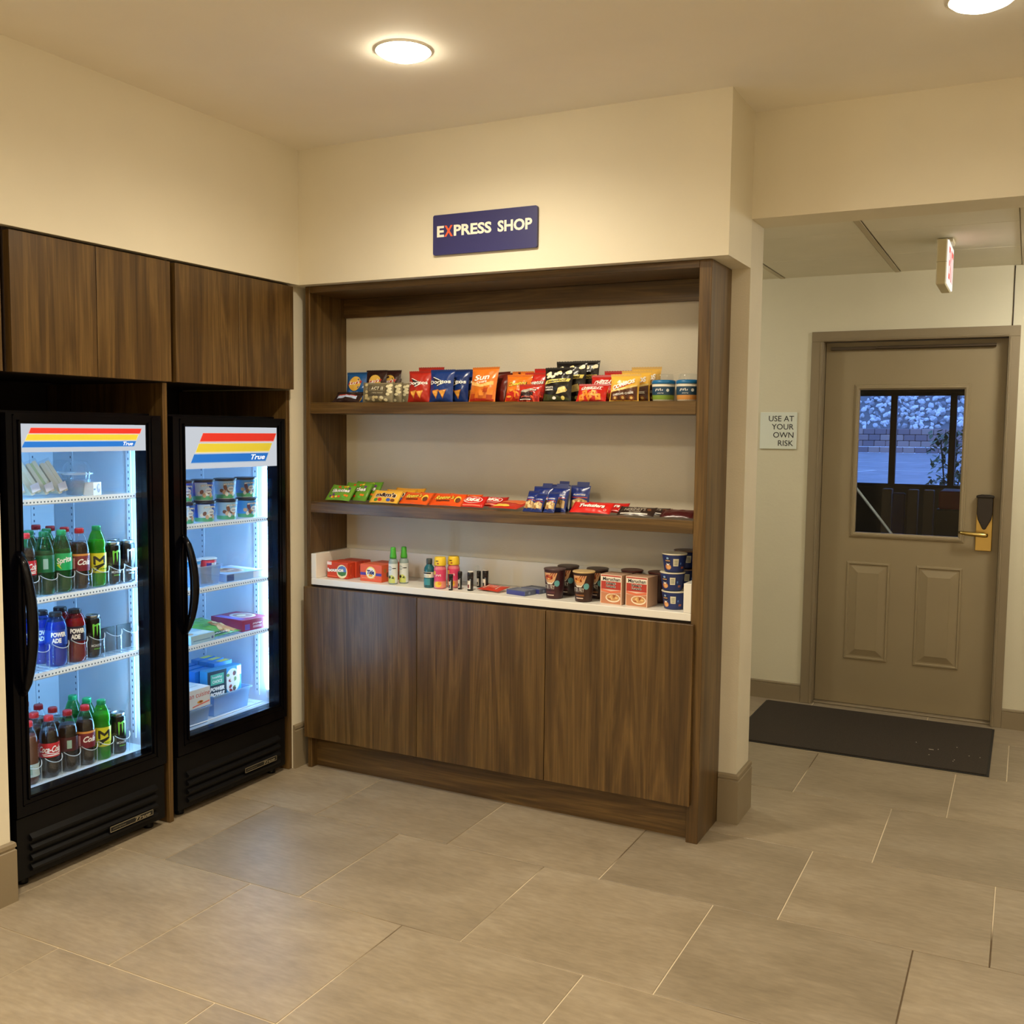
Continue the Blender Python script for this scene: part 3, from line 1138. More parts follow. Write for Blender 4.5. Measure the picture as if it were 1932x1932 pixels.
def can(label, loc, rz, group, green=True, silver=(170, 180, 185)):
    r = thing('drink_can', label, 'can', loc, rz, group)
    MB().lathe(CAN[:5], 26).build('can_body', P((14, 16, 17), .22, .3, name='can'), r)
    MB().lathe([(.0262, .147), (.0245, .152), (.0258, .154), (.0258, .157), (.0235, .157), (.0232, .153), (.001, .153)], 26).build('can_lid', P(silver, .25, .9, name='can'), r)
    MB().prism(rrect(-.006, .006, -.009, .009, .005, 3), 2, .1535, .1548).build('ring_pull', P(silver, .25, .9, name='can'), r)
    p = Print(wrap(CAN))
    c = (120, 214, 70) if green else (190, 196, 200)
    for i, (x, l) in enumerate(((-.013, .052), (0, .044), (.013, .058))):
        p.poly([(x - .0035, .125), (x + .0035, .127), (x + .0025, .125 - l * .6), (x - .0005, .125 - l), (x - .0025, .125 - l * .5)], c, 1)
    p.poly([(-.016, .127), (-.008, .123), (.004, .128), (.017, .126), (.012, .119), (.002, .121), (-.010, .117)], c, 1)
    p.text('MONSTER', 0, .046, .009, (225, 228, 228), 1, .042, bold=.01)
    p.text('ENERGY', 0, .034, .005, c, 1, .024)
    p.build('can_print', r)
    return r


# ------------------------------------------------------------------ print designs
WHT, BLK, YEL, RED, NAV = (250, 246, 238), (20, 16, 14), (240, 196, 70), (205, 40, 30), (24, 44, 110)


def pr_lays(sub):
    def f(p, w, h):
        p.ell(0, h * .66, w * .30, w * .30, (238, 190, 84), 1)
        p.poly([(-w * .34, h * .60), (w * .30, h * .68), (w * .34, h * .76), (-w * .30, h * .68)], (198, 44, 32), 2)
        p.text("Lay's", 0, h * .68, h * .15, WHT, 3, w * .5, shear=.2, rot=.12, bold=.03)
        p.scrawl(0, h * .36, w * .4, h * .05, WHT, 2)
        for i in range(3):
            p.ell((i - 1) * w * .24, h * .14 + .004 * (i % 2), w * .16, h * .08, (226, 180, 92), 1 + i % 2, rot=.3 * i)
    return f


def pr_doritos(p, w, h):
    p.poly([(-w * .30, h * .78), (w * .20, h * .66), (-w * .08, h * .48)], (30, 20, 26), 1)
    p.poly([(-w * .34, h * .80), (-w * .28, h * .80), (w * .0, h * .71), (-w * .02, h * .69)], WHT, 2)
    p.poly([(-w * .10, h * .50), (w * .13, h * .58), (w * .10, h * .60), (-w * .10, h * .53)], WHT, 2)
    p.text('Doritos', 0, h * .64, h * .12, WHT, 3, w * .86, bold=.03, rot=.06)
    for x in (-.16, .14):
        p.poly([(w * (x - .17), h * .36), (w * (x + .15), h * .40), (w * (x + .0), h * .10)], (206, 120, 36), 1)
        p.poly([(w * (x - .14), h * .34), (w * (x + .11), h * .375), (w * (x + .0), h * .14)], (236, 170, 74), 2)


def pr_sun(p, w, h):
    p.poly([(-w * .42, h * .62), (w * .0, h * .5), (w * .42, h * .62), (w * .42, h * .5), (0, h * .42), (-w * .42, h * .5)], (250, 190, 110), 1)
    p.text('Sun', 0, h * .72, h * .17, WHT, 2, w * .56, shear=.2, rot=.12, bold=.03)
    p.text('CHIPS', .004, h * .575, h * .06, WHT, 2, w * .36, rot=.12)
    rr = random.Random(5)
    for i in range(9):
        x, z = (rr.random() - .5) * w * .72, h * (.10 + .26 * rr.random())
        p.rect(x - .013, z - .010, x + .013, z + .010, ((206, 104, 34), (232, 140, 50), (180, 70, 26))[i % 3], 1 + i % 3, 2, 2, .006)
    p.poly([(-w * .45, 0.004), (w * .45, .004), (w * .45, h * .08), (-w * .45, h * .12)], (176, 40, 26), 1)


def pr_cheetos(hot):
    def f(p, w, h):
        c = (196, 36, 26) if not hot else (150, 22, 20)
        p.poly([(-w * .46, .004), (w * .46, .004), (w * .46, h * .30), (0, h * .42), (-w * .46, h * .34)], c, 0)
        p.text('Cheetos', 0, h * .68, h * .17, BLK, 1, w * .76, shear=.25, rot=.10, bold=.055)
        p.text('Cheetos', 0, h * .68, h * .15, (250, 214, 70) if not hot else WHT, 2, w * .72, shear=.25, rot=.10, bold=.02)
        rr = random.Random(8 + hot)
        for i in range(16):
            x, z, a = (rr.random() - .5) * w * .78, h * (.08 + .4 * rr.random()), rr.random() * PI
            p.ell(x, z, .014, .0045, ((238, 130, 36), (246, 160, 60), (222, 90, 30))[i % 3] if not hot else ((214, 60, 34), (232, 96, 56), (180, 36, 26))[i % 3], 1 + i % 4, 8, 1, rot=a)
    return f


def pr_hot_label(p, w, h):
    pr_cheetos(1)(p, w, h)
    p.poly([(-w * .42, h * .06), (w * .18, h * .06), (w * .26, h * .55), (-w * .34, h * .62)], (44, 14, 14), 5)
    p.poly([(-w * .38, h * .60), (-w * .1, h * .50), (w * .1, h * .66), (w * .34, h * .62), (w * .2, h * .80), (-w * .1, h * .72)], (170, 160, 146), 6)
    p.scrawl(-w * .1, h * .26, w * .42, h * .10, (230, 90, 60), 6)
    p.rect(-w * .36, h * .08, w * .14, h * .12, WHT, 6)


def pr_smart(p, w, h):
    rr = random.Random(11)
    for i in range(11):
        x, z = (rr.random() - .5) * w * .8, h * (.72 + .2 * rr.random())
        for j in range(3):
            p.ell(x + (rr.random() - .5) * .01, z + (rr.random() - .5) * .008, .008, .006, ((246, 238, 210), (240, 220, 150))[j % 2], 1 + j, 8, 1)
    p.poly([(-w * .46, h * .52), (w * .42, h * .60), (w * .46, h * .70), (-w * .40, h * .64)], (232, 214, 110), 1)
    p.text('Smartfood', 0, h * .618, h * .075, BLK, 2, w * .72, shear=.25, rot=.09, bold=.03)
    p.poly([(w * .02, h * .22), (w * .36, h * .28), (w * .30, h * .46), (w * .10, h * .40)], (236, 214, 140), 1)
    p.poly([(w * .30, h * .46), (w * .36, h * .28), (w * .40, h * .34)], (206, 176, 96), 2)
    p.text('WHITE', -w * .24, h * .42, h * .05, WHT, 1, w * .3)
    p.text('CHEDDAR', -w * .24, h * .35, h * .05, WHT, 1, w * .3)
    p.poly([(-w * .46, .004), (w * .46, .004), (w * .46, h * .10), (-w * .46, h * .24)], (58, 62, 30), 0)
    p.ell(w * .26, h * .10, .008, .008, (230, 214, 120), 2, 10)
    p.ell(-w * .05, h * .10, .009, .006, WHT, 2, 10)


def pr_cheezit(p, w, h):
    p.text('CHEEZ-IT', 0, h * .74, h * .17, WHT, 2, w * .72, shear=.2, bold=.04, rot=.05)
    p.poly([(-w * .36, h * .60), (w * .34, h * .64), (w * .34, h * .68), (-w * .36, h * .63)], WHT, 1)
    for i, (x, z, a) in enumerate(((-.20, .42, .3), (.10, .40, -.2), (-.04, .20, .6), (.26, .20, .1), (-.30, .16, .2))):
        c_, s_ = math.cos(a) * .011, math.sin(a) * .011
        X, Z = x * w, z * h
        p.poly([(X - c_ + s_, Z - s_ - c_), (X + c_ + s_, Z + s_ - c_), (X + c_ - s_, Z + s_ + c_), (X - c_ - s_, Z - s_ + c_)], ((238, 140, 40), (246, 164, 60))[i % 2], 1 + i)
        p.ell(X, Z, .003, .003, (190, 84, 20), 6, 8, 1)


def pr_combos(p, w, h):
    p.poly([(-w * .46, .004), (w * .46, .004), (w * .46, h * .56), (0, h * .40), (-w * .46, h * .34)], (84, 44, 24), 0, )
    p.poly([(-w * .46, h * .36), (0, h * .42), (w * .46, h * .58), (w * .46, h * .62), (0, h * .47), (-w * .46, h * .41)], (246, 226, 150), 1)
    p.poly([(-w * .30, h * .46), (0, h * .52), (w * .36, h * .70), (w * .1, h * .66), (-w * .3, h * .52)], (196, 50, 30), 2)
    p.text('COMBOS', 0, h * .64, h * .17, WHT, 3, w * .80, shear=.3, rot=.32, bold=.05)
    p.text('CHEDDAR CHEESE', 0, h * .27, h * .075, WHT, 2, w * .72, rot=.10, bold=.03)
    for x in (-.28, 0, .28):
        p.ell(w * x, h * .12, .012, .010, (140, 78, 36), 1, 12)
        p.ell(w * x, h * .12, .006, .005, (238, 200, 120), 2, 10)


def pr_act(p, w, h):
    p.rect(-w * .34, h * .30, w * .34, h * .90, (92, 82, 62), 1)
    p.rect(-w * .27, h * .56, w * .27, h * .84, (150, 138, 108), 2)
    p.rect(-w * .255, h * .58, w * .255, h * .82, (92, 82, 62), 3)
    p.text('ACT II', 0, h * .70, h * .17, (228, 220, 192), 4, w * .42, shear=.2, bold=.03, space=1.15)
    p.scrawl(0, h * .46, w * .4, h * .07, (214, 204, 172), 2)
    rr = random.Random(2)
    for i in range(20):
        s_ = -1 if i % 2 else 1
        x, z = s_ * w * (.30 + .15 * rr.random()), h * (.08 + .8 * rr.random())
        if i > 13:
            x, z = (rr.random() - .5) * w * .7, h * (.08 + .16 * rr.random())
        p.ell(x, z, .009, .007, ((226, 216, 176), (206, 190, 140))[i % 2], 2 + i % 3, 8, 1)


def pr_nut(p, w, h):
    p.rect(-w * .36, h * .30, w * .36, h * .56, (180, 196, 226), 1)
    p.rect(-w * .34, h * .5, w * .34, h * .56, (206, 60, 44), 2)


def pr_skittles(p, w, h):
    p.text('Skittles', 0, h * .58, h * .24, (26, 60, 24), 1, w * .80, bold=.07, rot=.06)
    p.text('Skittles', 0, h * .58, h * .22, WHT, 2, w * .76, bold=.03, rot=.06)
    rr = random.Random(4)
    for i in range(16):
        x, z = (rr.random() - .5) * w * .84, h * (.14 + .18 * rr.random()) if i < 10 else h * (.74 + .16 * rr.random())
        p.ell(x, z, .007, .006, ((226, 60, 40), (240, 206, 70), (110, 50, 130), (236, 130, 40), (90, 180, 60))[i % 5], 1 + i % 3, 8, 1)


def pr_mm(p, w, h):
    p.text("m&m's", 0, h * .56, h * .40, WHT, 1, w * .80, bold=.09)
    p.text("m&m's", 0, h * .56, h * .36, (62, 34, 22), 2, w * .76, bold=.05)
    for i, c in enumerate(((70, 140, 60), (206, 50, 40), (226, 190, 60), (60, 90, 180), (120, 66, 36))):
        p.ell((i - 2) * w * .16, h * .18, .011, .008, c, 1 + i % 2, 10)


def pr_reese(p, w, h):
    p.text("Reese's", -w * .10, h * .60, h * .36, (84, 40, 20), 1, w * .66, shear=.35, rot=.05, bold=.06)
    p.text("Reese's", -w * .10, h * .60, h * .33, (250, 216, 80), 2, w * .63, shear=.35, rot=.05, bold=.02)
    p.rect(-w * .34, h * .26, w * .12, h * .36, (96, 44, 22), 1)
    p.ell(w * .34, h * .5, w * .10, h * .26, (250, 200, 70), 1)
    p.ell(w * .36, h * .42, w * .08, h * .2, (110, 56, 28), 2)


def pr_kitkat(p, w, h):
    p.ell(0, h * .56, w * .40, h * .30, WHT, 1, rot=.06)
    p.ell(0, h * .56, w * .375, h * .265, (206, 34, 26), 2, rot=.06)
    p.text('KitKat', 0, h * .56, h * .32, WHT, 3, w * .60, shear=.25, rot=.06, bold=.05)
    p.poly([(-w * .44, h * .06), (w * .44, h * .06), (w * .40, h * .16), (-w * .40, h * .16)], (240, 120, 90), 1)


def pr_flat(p, w, h):
    p.poly([(-w * .46, h * .10), (w * .2, h * .10), (w * .1, h * .24), (-w * .30, h * .34), (-w * .46, h * .40)], (246, 206, 80), 1)
    p.poly([(-w * .44, h * .5), (w * .44, h * .42), (w * .44, h * .92), (-w * .44, h * .95)], (226, 110, 60), 1)


def pr_planters(p, w, h):
    p.ell(0, h * .66, w * .36, h * .08, (40, 70, 170), 1)
    p.text('PLANTERS', 0, h * .66, h * .065, (230, 220, 190), 2, w * .62, bold=.03)
    p.poly([(-w * .42, h * .12), (w * .42, h * .12), (w * .42, h * .42), (0, h * .52), (-w * .42, h * .42)], (186, 150, 96), 1)
    rr = random.Random(6)
    for i in range(12):
        p.ell((rr.random() - .5) * w * .66, h * (.16 + .26 * rr.random()), .008, .005, ((214, 180, 120), (160, 112, 60), (232, 206, 150))[i % 3], 2 + i % 3, 8, 1, rot=rr.random() * 3)
    p.rect(-w * .42, h * .53, w * .42, h * .56, (200, 60, 40), 1)


def pr_twiz(p, w, h):
    p.text('Twizzlers', 0, h * .56, h * .34, (120, 16, 14), 1, w * .72, shear=.2, bold=.08)
    p.text('Twizzlers', 0, h * .56, h * .32, WHT, 2, w * .69, shear=.2, bold=.05)
    p.ell(w * .38, h * .26, .006, .006, WHT, 1, 12)
    p.ell(w * .38, h * .26, .0045, .0045, (214, 40, 34), 2, 12)


def pr_hersh(p, w, h):
    p.text("HERSHEY'S", -w * .06, h * .62, h * .34, (196, 186, 170), 1, w * .64, shear=.15, bold=.0)
    p.text('MILK CHOCOLATE', -w * .04, h * .34, h * .09, (196, 186, 170), 1, w * .34)
    p.rect(-w * .46, h * .10, w * .36, h * .2, (220, 214, 204), 1)
    p.ell(w * .36, h * .62, w * .06, h * .14, (116, 70, 42), 1)


# ------------------------------------------------------------------ upper shelf of the unit
Z1 = 1.6602
G1 = 'snack bags on the upper shelf'


def chip(label, x, y, w, h, base, prn, seed, rz=0., lean=.13, t=.045, **k):
    return bag('chip_bag', label, 'snack bag', (x, y, Z1), w, h - .009, t, base, prn, rz, lean, seed, G1, **k)


chip('flat lying dark bag with white nutrition panel at left end of upper shelf', .190, .075, .150, .072, (44, 28, 26), pr_nut, 3, lean=.85, t=.028, back=.3, roll=0.)
chip('small bright blue potato chip bag with yellow disc at left end', .152, .205, .112, .142, (34, 92, 158), pr_lays('classic'), 5, t=.034)
chip('dark brown potato chip bag with yellow disc behind the popcorn pack', .258, .205, .112, .150, (50, 26, 24), pr_lays('barbecue'), 7, t=.034)
chip('dark brown chip bag mostly hidden behind another brown bag', .300, .255, .112, .152, (54, 26, 26), pr_lays('barbecue'), 8, t=.034)
for i, (x, y, rz, lab) in enumerate(((.352, .095, -.02, 'front silver grey popcorn packet beside the red chip bags'), (.372, .135, -.05, 'second silver grey popcorn packet behind the front one'), (.386, .175, -.02, 'rearmost silver grey popcorn packet of three'))):
    bag('popcorn_packet', lab, 'popcorn pack', (x, y, Z1), .150, .088, .030, (136, 126, 100), pr_act, rz, .08, 20 + i, 'popcorn packets on the upper shelf', ends='x', rough=.2, crk=.0045)
chip('front red tortilla chip bag left of the blue bags', .546, .115, .112, .136, (178, 42, 30), pr_doritos, 31)
chip('rear red tortilla chip bag with folded top corner', .560, .180, .124, .156, (178, 42, 30), pr_doritos, 32, rz=.06)
chip('front dark blue tortilla chip bag beside the red ones', .660, .110, .118, .140, (26, 56, 124), pr_doritos, 33)
chip('second dark blue tortilla chip bag behind the front one', .702, .165, .118, .142, (24, 50, 112), pr_doritos, 34)
chip('rearmost dark blue tortilla chip bag of three', .728, .220, .118, .146, (24, 50, 112), pr_doritos, 35)
chip('front orange multigrain chip bag beside the blue bags', .862, .100, .140, .148, (222, 120, 38), pr_sun, 41, rz=-.16, lean=.2)
chip('dark red backed chip bag behind the orange one', .894, .165, .120, .132, (96, 30, 22), None, 42, rz=-.5, lean=.24)
chip('rearmost maroon chip bag beside orange chip bag', .918, .220, .120, .130, (104, 34, 24), None, 43, rz=-.5, lean=.2)
chip('front orange cheese puff bag with red base', 1.018, .115, .116, .116, (232, 120, 34), pr_cheetos(0), 51, lean=.24)
chip('rear orange cheese puff bag peeking over the front one', .992, .205, .100, .132, (232, 126, 40), pr_cheetos(0), 52)
chip('low red puff bag with dark label in front of red bags', 1.092, .066, .098, .074, (186, 44, 30), pr_hot_label, 53, lean=.3, t=.03)
chip('red spicy puff bag behind the low dark labelled bag', 1.086, .145, .110, .122, (190, 40, 30), pr_cheetos(1), 54)
chip('rearmost red spicy puff bag beside the black popcorn bags', 1.096, .205, .105, .142, (190, 34, 30), pr_cheetos(1), 55)
chip('front black popcorn bag with yellow banner', 1.200, .100, .130, .140, (26, 22, 20), pr_smart, 61, rz=-.06, lean=.2)
chip('second black popcorn bag behind the front one', 1.228, .165, .136, .166, (26, 22, 20), pr_smart, 62)
chip('rearmost black popcorn bag of three', 1.262, .230, .120, .172, (26, 22, 20), pr_smart, 63)
chip('front red cheese cracker bag leaning low beside black bags', 1.352, .085, .128, .080, (196, 36, 28), pr_cheezit, 71, lean=.5, t=.04)
chip('middle red cheese cracker bag behind the low one', 1.374, .165, .124, .112, (196, 38, 30), pr_cheezit, 72, lean=.25)
chip('rearmost red cheese cracker bag of three', 1.408, .225, .124, .128, (190, 34, 30), pr_cheezit, 73)
chip('front yellow and brown cheese pretzel bag', 1.488, .088, .122, .108, (236, 186, 74), pr_combos, 81, lean=.2)
chip('middle yellow and brown cheese pretzel bag', 1.512, .145, .122, .122, (236, 186, 74), pr_combos, 82)
chip('rearmost yellow and brown cheese pretzel bag', 1.530, .205, .124, .140, (226, 180, 84), pr_combos, 83)
for x, c, lab in ((1.630, (130, 160, 60), 'snack cup with blue lid and green band'), (1.726, (214, 150, 80), 'snack cup with blue lid and tan band at right end')):
    pf = [(.036, 0), (.040, .004), (.0425, .03), (.0435, .068)]

    def f(p, c=c):
        p.rect(-.13, .003, .13, .024, c, 0, 24, 2)
        p.rect(-.13, .024, .13, .056, (38, 70, 96), 0, 24, 2)
        p.scrawl(-.004, .044, .034, .013, WHT, 1)
        p.scrawl(.002, .031, .024, .005, WHT, 1)
        p.ell(.030, .042, .006, .006, (226, 230, 226), 1, 12)
    r = cupbowl('snack_cup', lab, 'cup', (x, .135, Z1), pf, (222, 214, 196), (24, 106, 160), f, .0, 'snack cups on the upper shelf',
                [(.0445, .066), (.0455, .068), (.0455, .076), (.042, .080), (.038, .081)])
    MB().lathe([(.037, .0805), (.036, .100), (.033, .103), (.001, .1035)], 28, caps=False).build('dome_top', M_CLEAR, r)

# ------------------------------------------------------------------ lower shelf of the unit
Z2 = 1.2202
G2 = 'sweets on the lower shelf'


def bar(label, x, y, w, h, t, base, prn, seed, rz=0., lean=1.0, ends='x', up=0., **k):
    return bag('candy_pack', label, 'sweets', (x, y, Z2 + .003 + up + .30 * t * math.sin(lean)), w, h, t, base, prn, rz, lean, seed, G2, ends=ends, back=.35, crk=.0022, **k)


bar('front green chewy sweets pouch at left end of lower shelf', .146, .075, .130, .088, .018, (110, 160, 50), pr_skittles, 1, -.10, .72)
bar('second green chewy sweets pouch behind the first', .205, .110, .135, .098, .018, (104, 154, 48), pr_skittles, 2, -.06, .66)
bar('rearmost green chewy sweets pouch beside yellow packs', .232, .150, .135, .100, .018, (96, 148, 44), pr_skittles, 3, -.05, .6)
bar('front yellow candy pack with brown lettering', .396, .070, .140, .070, .018, (240, 184, 66), pr_mm, 4, -.05, .75)
bar('second yellow candy pack behind the front one', .418, .135, .140, .075, .018, (224, 162, 46), pr_mm, 5, .02, .8)
bar('rearmost yellow candy pack leaning by the panel', .440, .175, .140, .08, .018, (216, 150, 40), pr_mm, 6, .02, .75)
bar('left orange peanut butter candy pack', .548, .070, .140, .072, .018, (232, 92, 30), pr_reese, 7, -.10, .85)
bar('right orange peanut butter candy pack', .706, .068, .150, .072, .018, (232, 84, 26), pr_reese, 8, -.04, .85)
bar('orange candy pack behind the left orange pack', .590, .145, .150, .075, .018, (226, 84, 28), pr_reese, 9, .04, .95)
bar('orange candy pack behind the right orange pack', .735, .145, .150, .075, .018, (238, 96, 34), pr_reese, 10, .02, .95)
bar('front red wafer bar with white oval', .828, .070, .110, .066, .018, (206, 34, 26), pr_kitkat, 11, -.05, .85)
bar('rear red wafer bar with serrated end', .884, .135, .118, .070, .018, (180, 30, 24), pr_kitkat, 12, .12, 1.0)
bar('flat orange red pack with yellow corner', .975, .075, .130, .13, .018, (196, 46, 30), pr_flat, 13, -.16, 1.38)
for i, (x, y, h, ln, lab) in enumerate(((1.092, .075, .105, .60, 'front left blue peanut tube pouch'), (1.132, .070, .098, .66, 'front second blue peanut tube pouch'), (1.186, .072, .105, .62, 'front third blue peanut tube pouch'),
                                    (1.118, .125, .118, .45, 'middle left blue peanut pouch'), (1.190, .130, .118, .45, 'middle right blue peanut pouch'),
                                    (1.170, .200, .118, .25, 'rear blue peanut pouch with left hanging tab'), (1.262, .195, .118, .25, 'rear blue peanut pouch with right hanging tab'))):
    big = i > 2
    r = bag('peanut_pouch', lab + (' beside the red liquorice' if i in (2, 6) else ' on the lower shelf'), 'snack bag', (x, y, Z2 + .004), .085 if big else .048, h - .02, .018 if big else .022, (28, 46, 118), pr_planters, .02 * (i - 3), ln, 30 + i,
            'blue peanut pouches', ends='z', back=.3, crk=.002, tab=big)
bar('front red liquorice twist pack with white lettering', 1.362, .066, .160, .066, .018, (216, 40, 34), pr_twiz, 14, -.05, .95)
bar('rear red liquorice twist pack', 1.400, .130, .160, .066, .018, (200, 34, 30), pr_twiz, 15, .02, 1.0)
bar('front dark brown chocolate bar with silver lettering', 1.548, .070, .135, .056, .012, (52, 38, 32), pr_hersh, 16, -.03, 1.0)
bar('rear dark brown chocolate bar with silver ends', 1.590, .130, .135, .056, .012, (50, 38, 34), pr_hersh, 17, .05, 1.1, seal=(170, 160, 140))
bar('front maroon chocolate bar at right end of lower shelf', 1.712, .070, .118, .050, .014, (72, 26, 26), None, 18, -.02, 1.1)
bar('rear maroon chocolate bar at right end', 1.716, .130, .118, .05, .014, (84, 30, 30), None, 19, .02, 1.1)

# ------------------------------------------------------------------ goods on the white worktop
Z3 = .8742


def pr_bounce(p, w, h):
    p.ell(w * .24, h * .44, w * .26, h * .42, (246, 236, 190), 0, 28)
    p.poly([(w * .01, h * .5), (w * .1, h * .72), (w * .26, h * .8), (w * .42, h * .72), (w * .46, h * .44), (w * .24, h * .42)], (96, 130, 200), 1)
    p.poly([(w * .02, h * .40), (w * .46, h * .44), (w * .42, h * .24), (w * .24, h * .16), (w * .08, h * .24)], (70, 130, 70), 1)
    p.text('bounce', -w * .06, h * .52, h * .25, (60, 40, 120), 2, w * .80, bold=.1, rot=.06)
    p.text('bounce', -w * .06, h * .52, h * .23, WHT, 3, w * .78, bold=.06, rot=.06)
    p.poly([(-w * .48, h * .80), (-w * .26, h * .80), (-w * .26, h * .99), (-w * .48, h * .99)], (240, 220, 216), 1)
    p.rect(-w * .48, h * .10, w * .0, h * .14, (240, 120, 80), 1)


def pr_tide(p, w, h):
    p.rect(-w * .495, h * .36, w * .495, h * .52, (74, 50, 140), 0)
    p.ell(0, h * .52, w * .23, h * .36, (250, 226, 120), 1, 28)
    p.ell(0, h * .52, w * .185, h * .29, (250, 248, 240), 2, 28)
    p.ell(0, h * .36, w * .10, h * .08, (240, 180, 60), 3, 16)
    p.text('Tide', 0, h * .55, h * .26, (34, 34, 100), 4, w * .34, bold=.06, shear=.15)
    p.rect(-w * .42, h * .18, w * .2, h * .21, (246, 160, 110), 1)


for i, (x, y, rz) in enumerate(((.132, .092, -.06), (.140, .146, -.06), (.147, .200, -.06), )):
    carton('dryer_sheet_carton', ('front orange red dryer sheet carton with white lettering', 'middle orange red dryer sheet carton of the left row', 'rearmost orange red dryer sheet carton of the left row')[i], 'box',
           (x, y, Z3), .118, .074, .05, (206, 66, 36), pr_bounce if i == 0 else None, rz, 'dryer sheet cartons', bev=.003,
           side=lambda p, w, h: [p.ell(w * .5, h * .5, .006, h * .36, (236, 110, 70), 0, 14), p.ell(w * .5, h * .5, .004, h * .3, (176, 44, 26), 1, 14)])
for i, (x, y) in enumerate(((.317, .090), (.328, .168))):
    carton('detergent_carton', ('front orange detergent carton with violet band', 'rear orange detergent carton behind the violet banded one')[i], 'box', (x, y, Z3), .118, .076, .072, (226, 92, 42), pr_tide, -.05, 'detergent cartons',
           side=lambda p, w, h: [p.ell(w * .35, h * .66, .008, .010, (180, 120, 50), 0, 14), p.ell(w * .6, h * .4, .008, .012, (120, 70, 40), 0, 14)])
FEB = [(.0165, 0), (.0195, .003), (.0200, .01), (.0200, .095), (.0185, .104), (.0120, .112)]
for i, (x, y) in enumerate(((.436, .088), (.464, .130))):
    r = thing('spray_bottle', ('front fabric spray bottle with green cap', 'rear fabric spray bottle with green cap')[i], 'bottle', (x, y, Z3), 0, 'green capped spray bottles')
    MB().lathe(FEB, 24).build('bottle_body', P((142, 160, 160), .25, name='spray'), r)
    MB().lathe([(.0150, .1122), (.0150, .120), (.0125, .135), (.0110, .158), (.0090, .161)], 20).build('spray_cap', P((72, 168, 52), .35), r)
    p = Print(wrap(FEB))
    p.rect(-.062, .006, .062, .09, (216, 222, 220), 0, 24, 4)
    p.ell(-.004, .070, .013, .013, WHT, 1, 20)
    p.ell(-.004, .070, .0115, .0115, (176, 190, 196), 2, 20)
    p.scrawl(-.003, .070, .018, .006, WHT, 3)
    p.rect(.006, .068, .024, .072, BLK, 1)
    p.poly([(-.02, .006), (.02, .006), (.02, .030), (.006, .042), (-.02, .034)], (196, 204, 110), 1)
    p.poly([(-.012, .030), (-.004, .040), (.002, .032), (-.002, .024)], BLK, 2)
    p.poly([(.004, .026), (.012, .036), (.016, .024)], (60, 80, 40), 2)
    p.build('wrap_label', r)
MW = [(.020, 0), (.0225, .003), (.0228, .075), (.021, .085), (.0125, .098), (.0115, .101)]
for i, (x, y) in enumerate(((.620, .088), (.640, .140))):
    r = thing('mouthwash_bottle', ('front teal mouthwash bottle with grey cap', 'rear mouthwash bottle hidden behind yellow cap')[i], 'bottle', (x, y, Z3), 0, 'small mouthwash bottles')
    MB().lathe(MW, 24).build('bottle_body', P((30, 92, 104), .12, name='mouthwash'), r)
    MB().lathe([(.0128, .1005), (.0132, .104), (.0132, .120), (.0115, .1235)], 18).build('cap', P((62, 66, 66), .35), r)
    p = Print(wrap(MW))
    p.rect(-.071, .044, .071, .068, (222, 220, 204), 0, 24, 2)
    p.rect(-.02, .060, .02, .066, BLK, 1)
    p.scrawl(0, .051, .022, .005, (40, 100, 110), 1)
    p.rect(-.020, .012, .016, .040, (60, 140, 150), 0, 6, 2)
    p.build('wrap_label', r)
PK = [(.021, 0), (.0255, .003), (.026, .03), (.0245, .045), (.026, .06), (.026, .085), (.0215, .097), (.0210, .1)]
for i, (x, y) in enumerate(((.674, .088), (.710, .140))):
    r = thing('juice_bottle', ('front pink juice bottle with yellow cap', 'rear pink juice bottle with yellow cap')[i], 'bottle', (x, y, Z3), 0, 'pink bottles with yellow caps')
    MB().lathe(PK, 26).build('bottle_body', P((224, 120, 132), .2, name='pink'), r)
    MB().lathe([(.0255, .0985), (.0262, .101), (.0235, .131), (.0215, .1345)], 24).build('cap', P((238, 202, 52), .35), r)
    p = Print(wrap(PK))
    p.rect(-.081, .034, .081, .082, (222, 70, 112), 0, 26, 3)
    p.rect(-.081, .006, .081, .032, (240, 150, 130), 0, 26, 2)
    p.ell(.004, .020, .016, .012, (244, 206, 60), 1, 16)
    p.ell(.012, .024, .008, .007, (236, 160, 50), 2, 12)
    p.rect(-.022, .060, -.006, .076, (246, 196, 90), 1)
    p.scrawl(.006, .058, .026, .013, WHT, 1)
    p.build('wrap_label', r)
    p = Print(wrap([(.0262, .101), (.0235, .131)]))
    p.rect(-.008, .116, .006, .121, (110, 84, 24), 0)
    p.ell(.004, .108, .005, .003, (150, 60, 30), 0, 10)
    p.build('cap_print', r)
r = thing('clear_tube', 'clear plastic tube standing behind the black lip balm sticks', 'tube', (.772, .235, Z3))
MB().lathe([(.016, 0), (.017, .003), (.017, .05), (.010, .058), (.009, .085), (.006, .087)], 20).build('tube_body', M_CLEAR, r)
MB().lathe([(.0100, .059), (.0100, .066)], 16).build('collar', M_CLEAR, r)
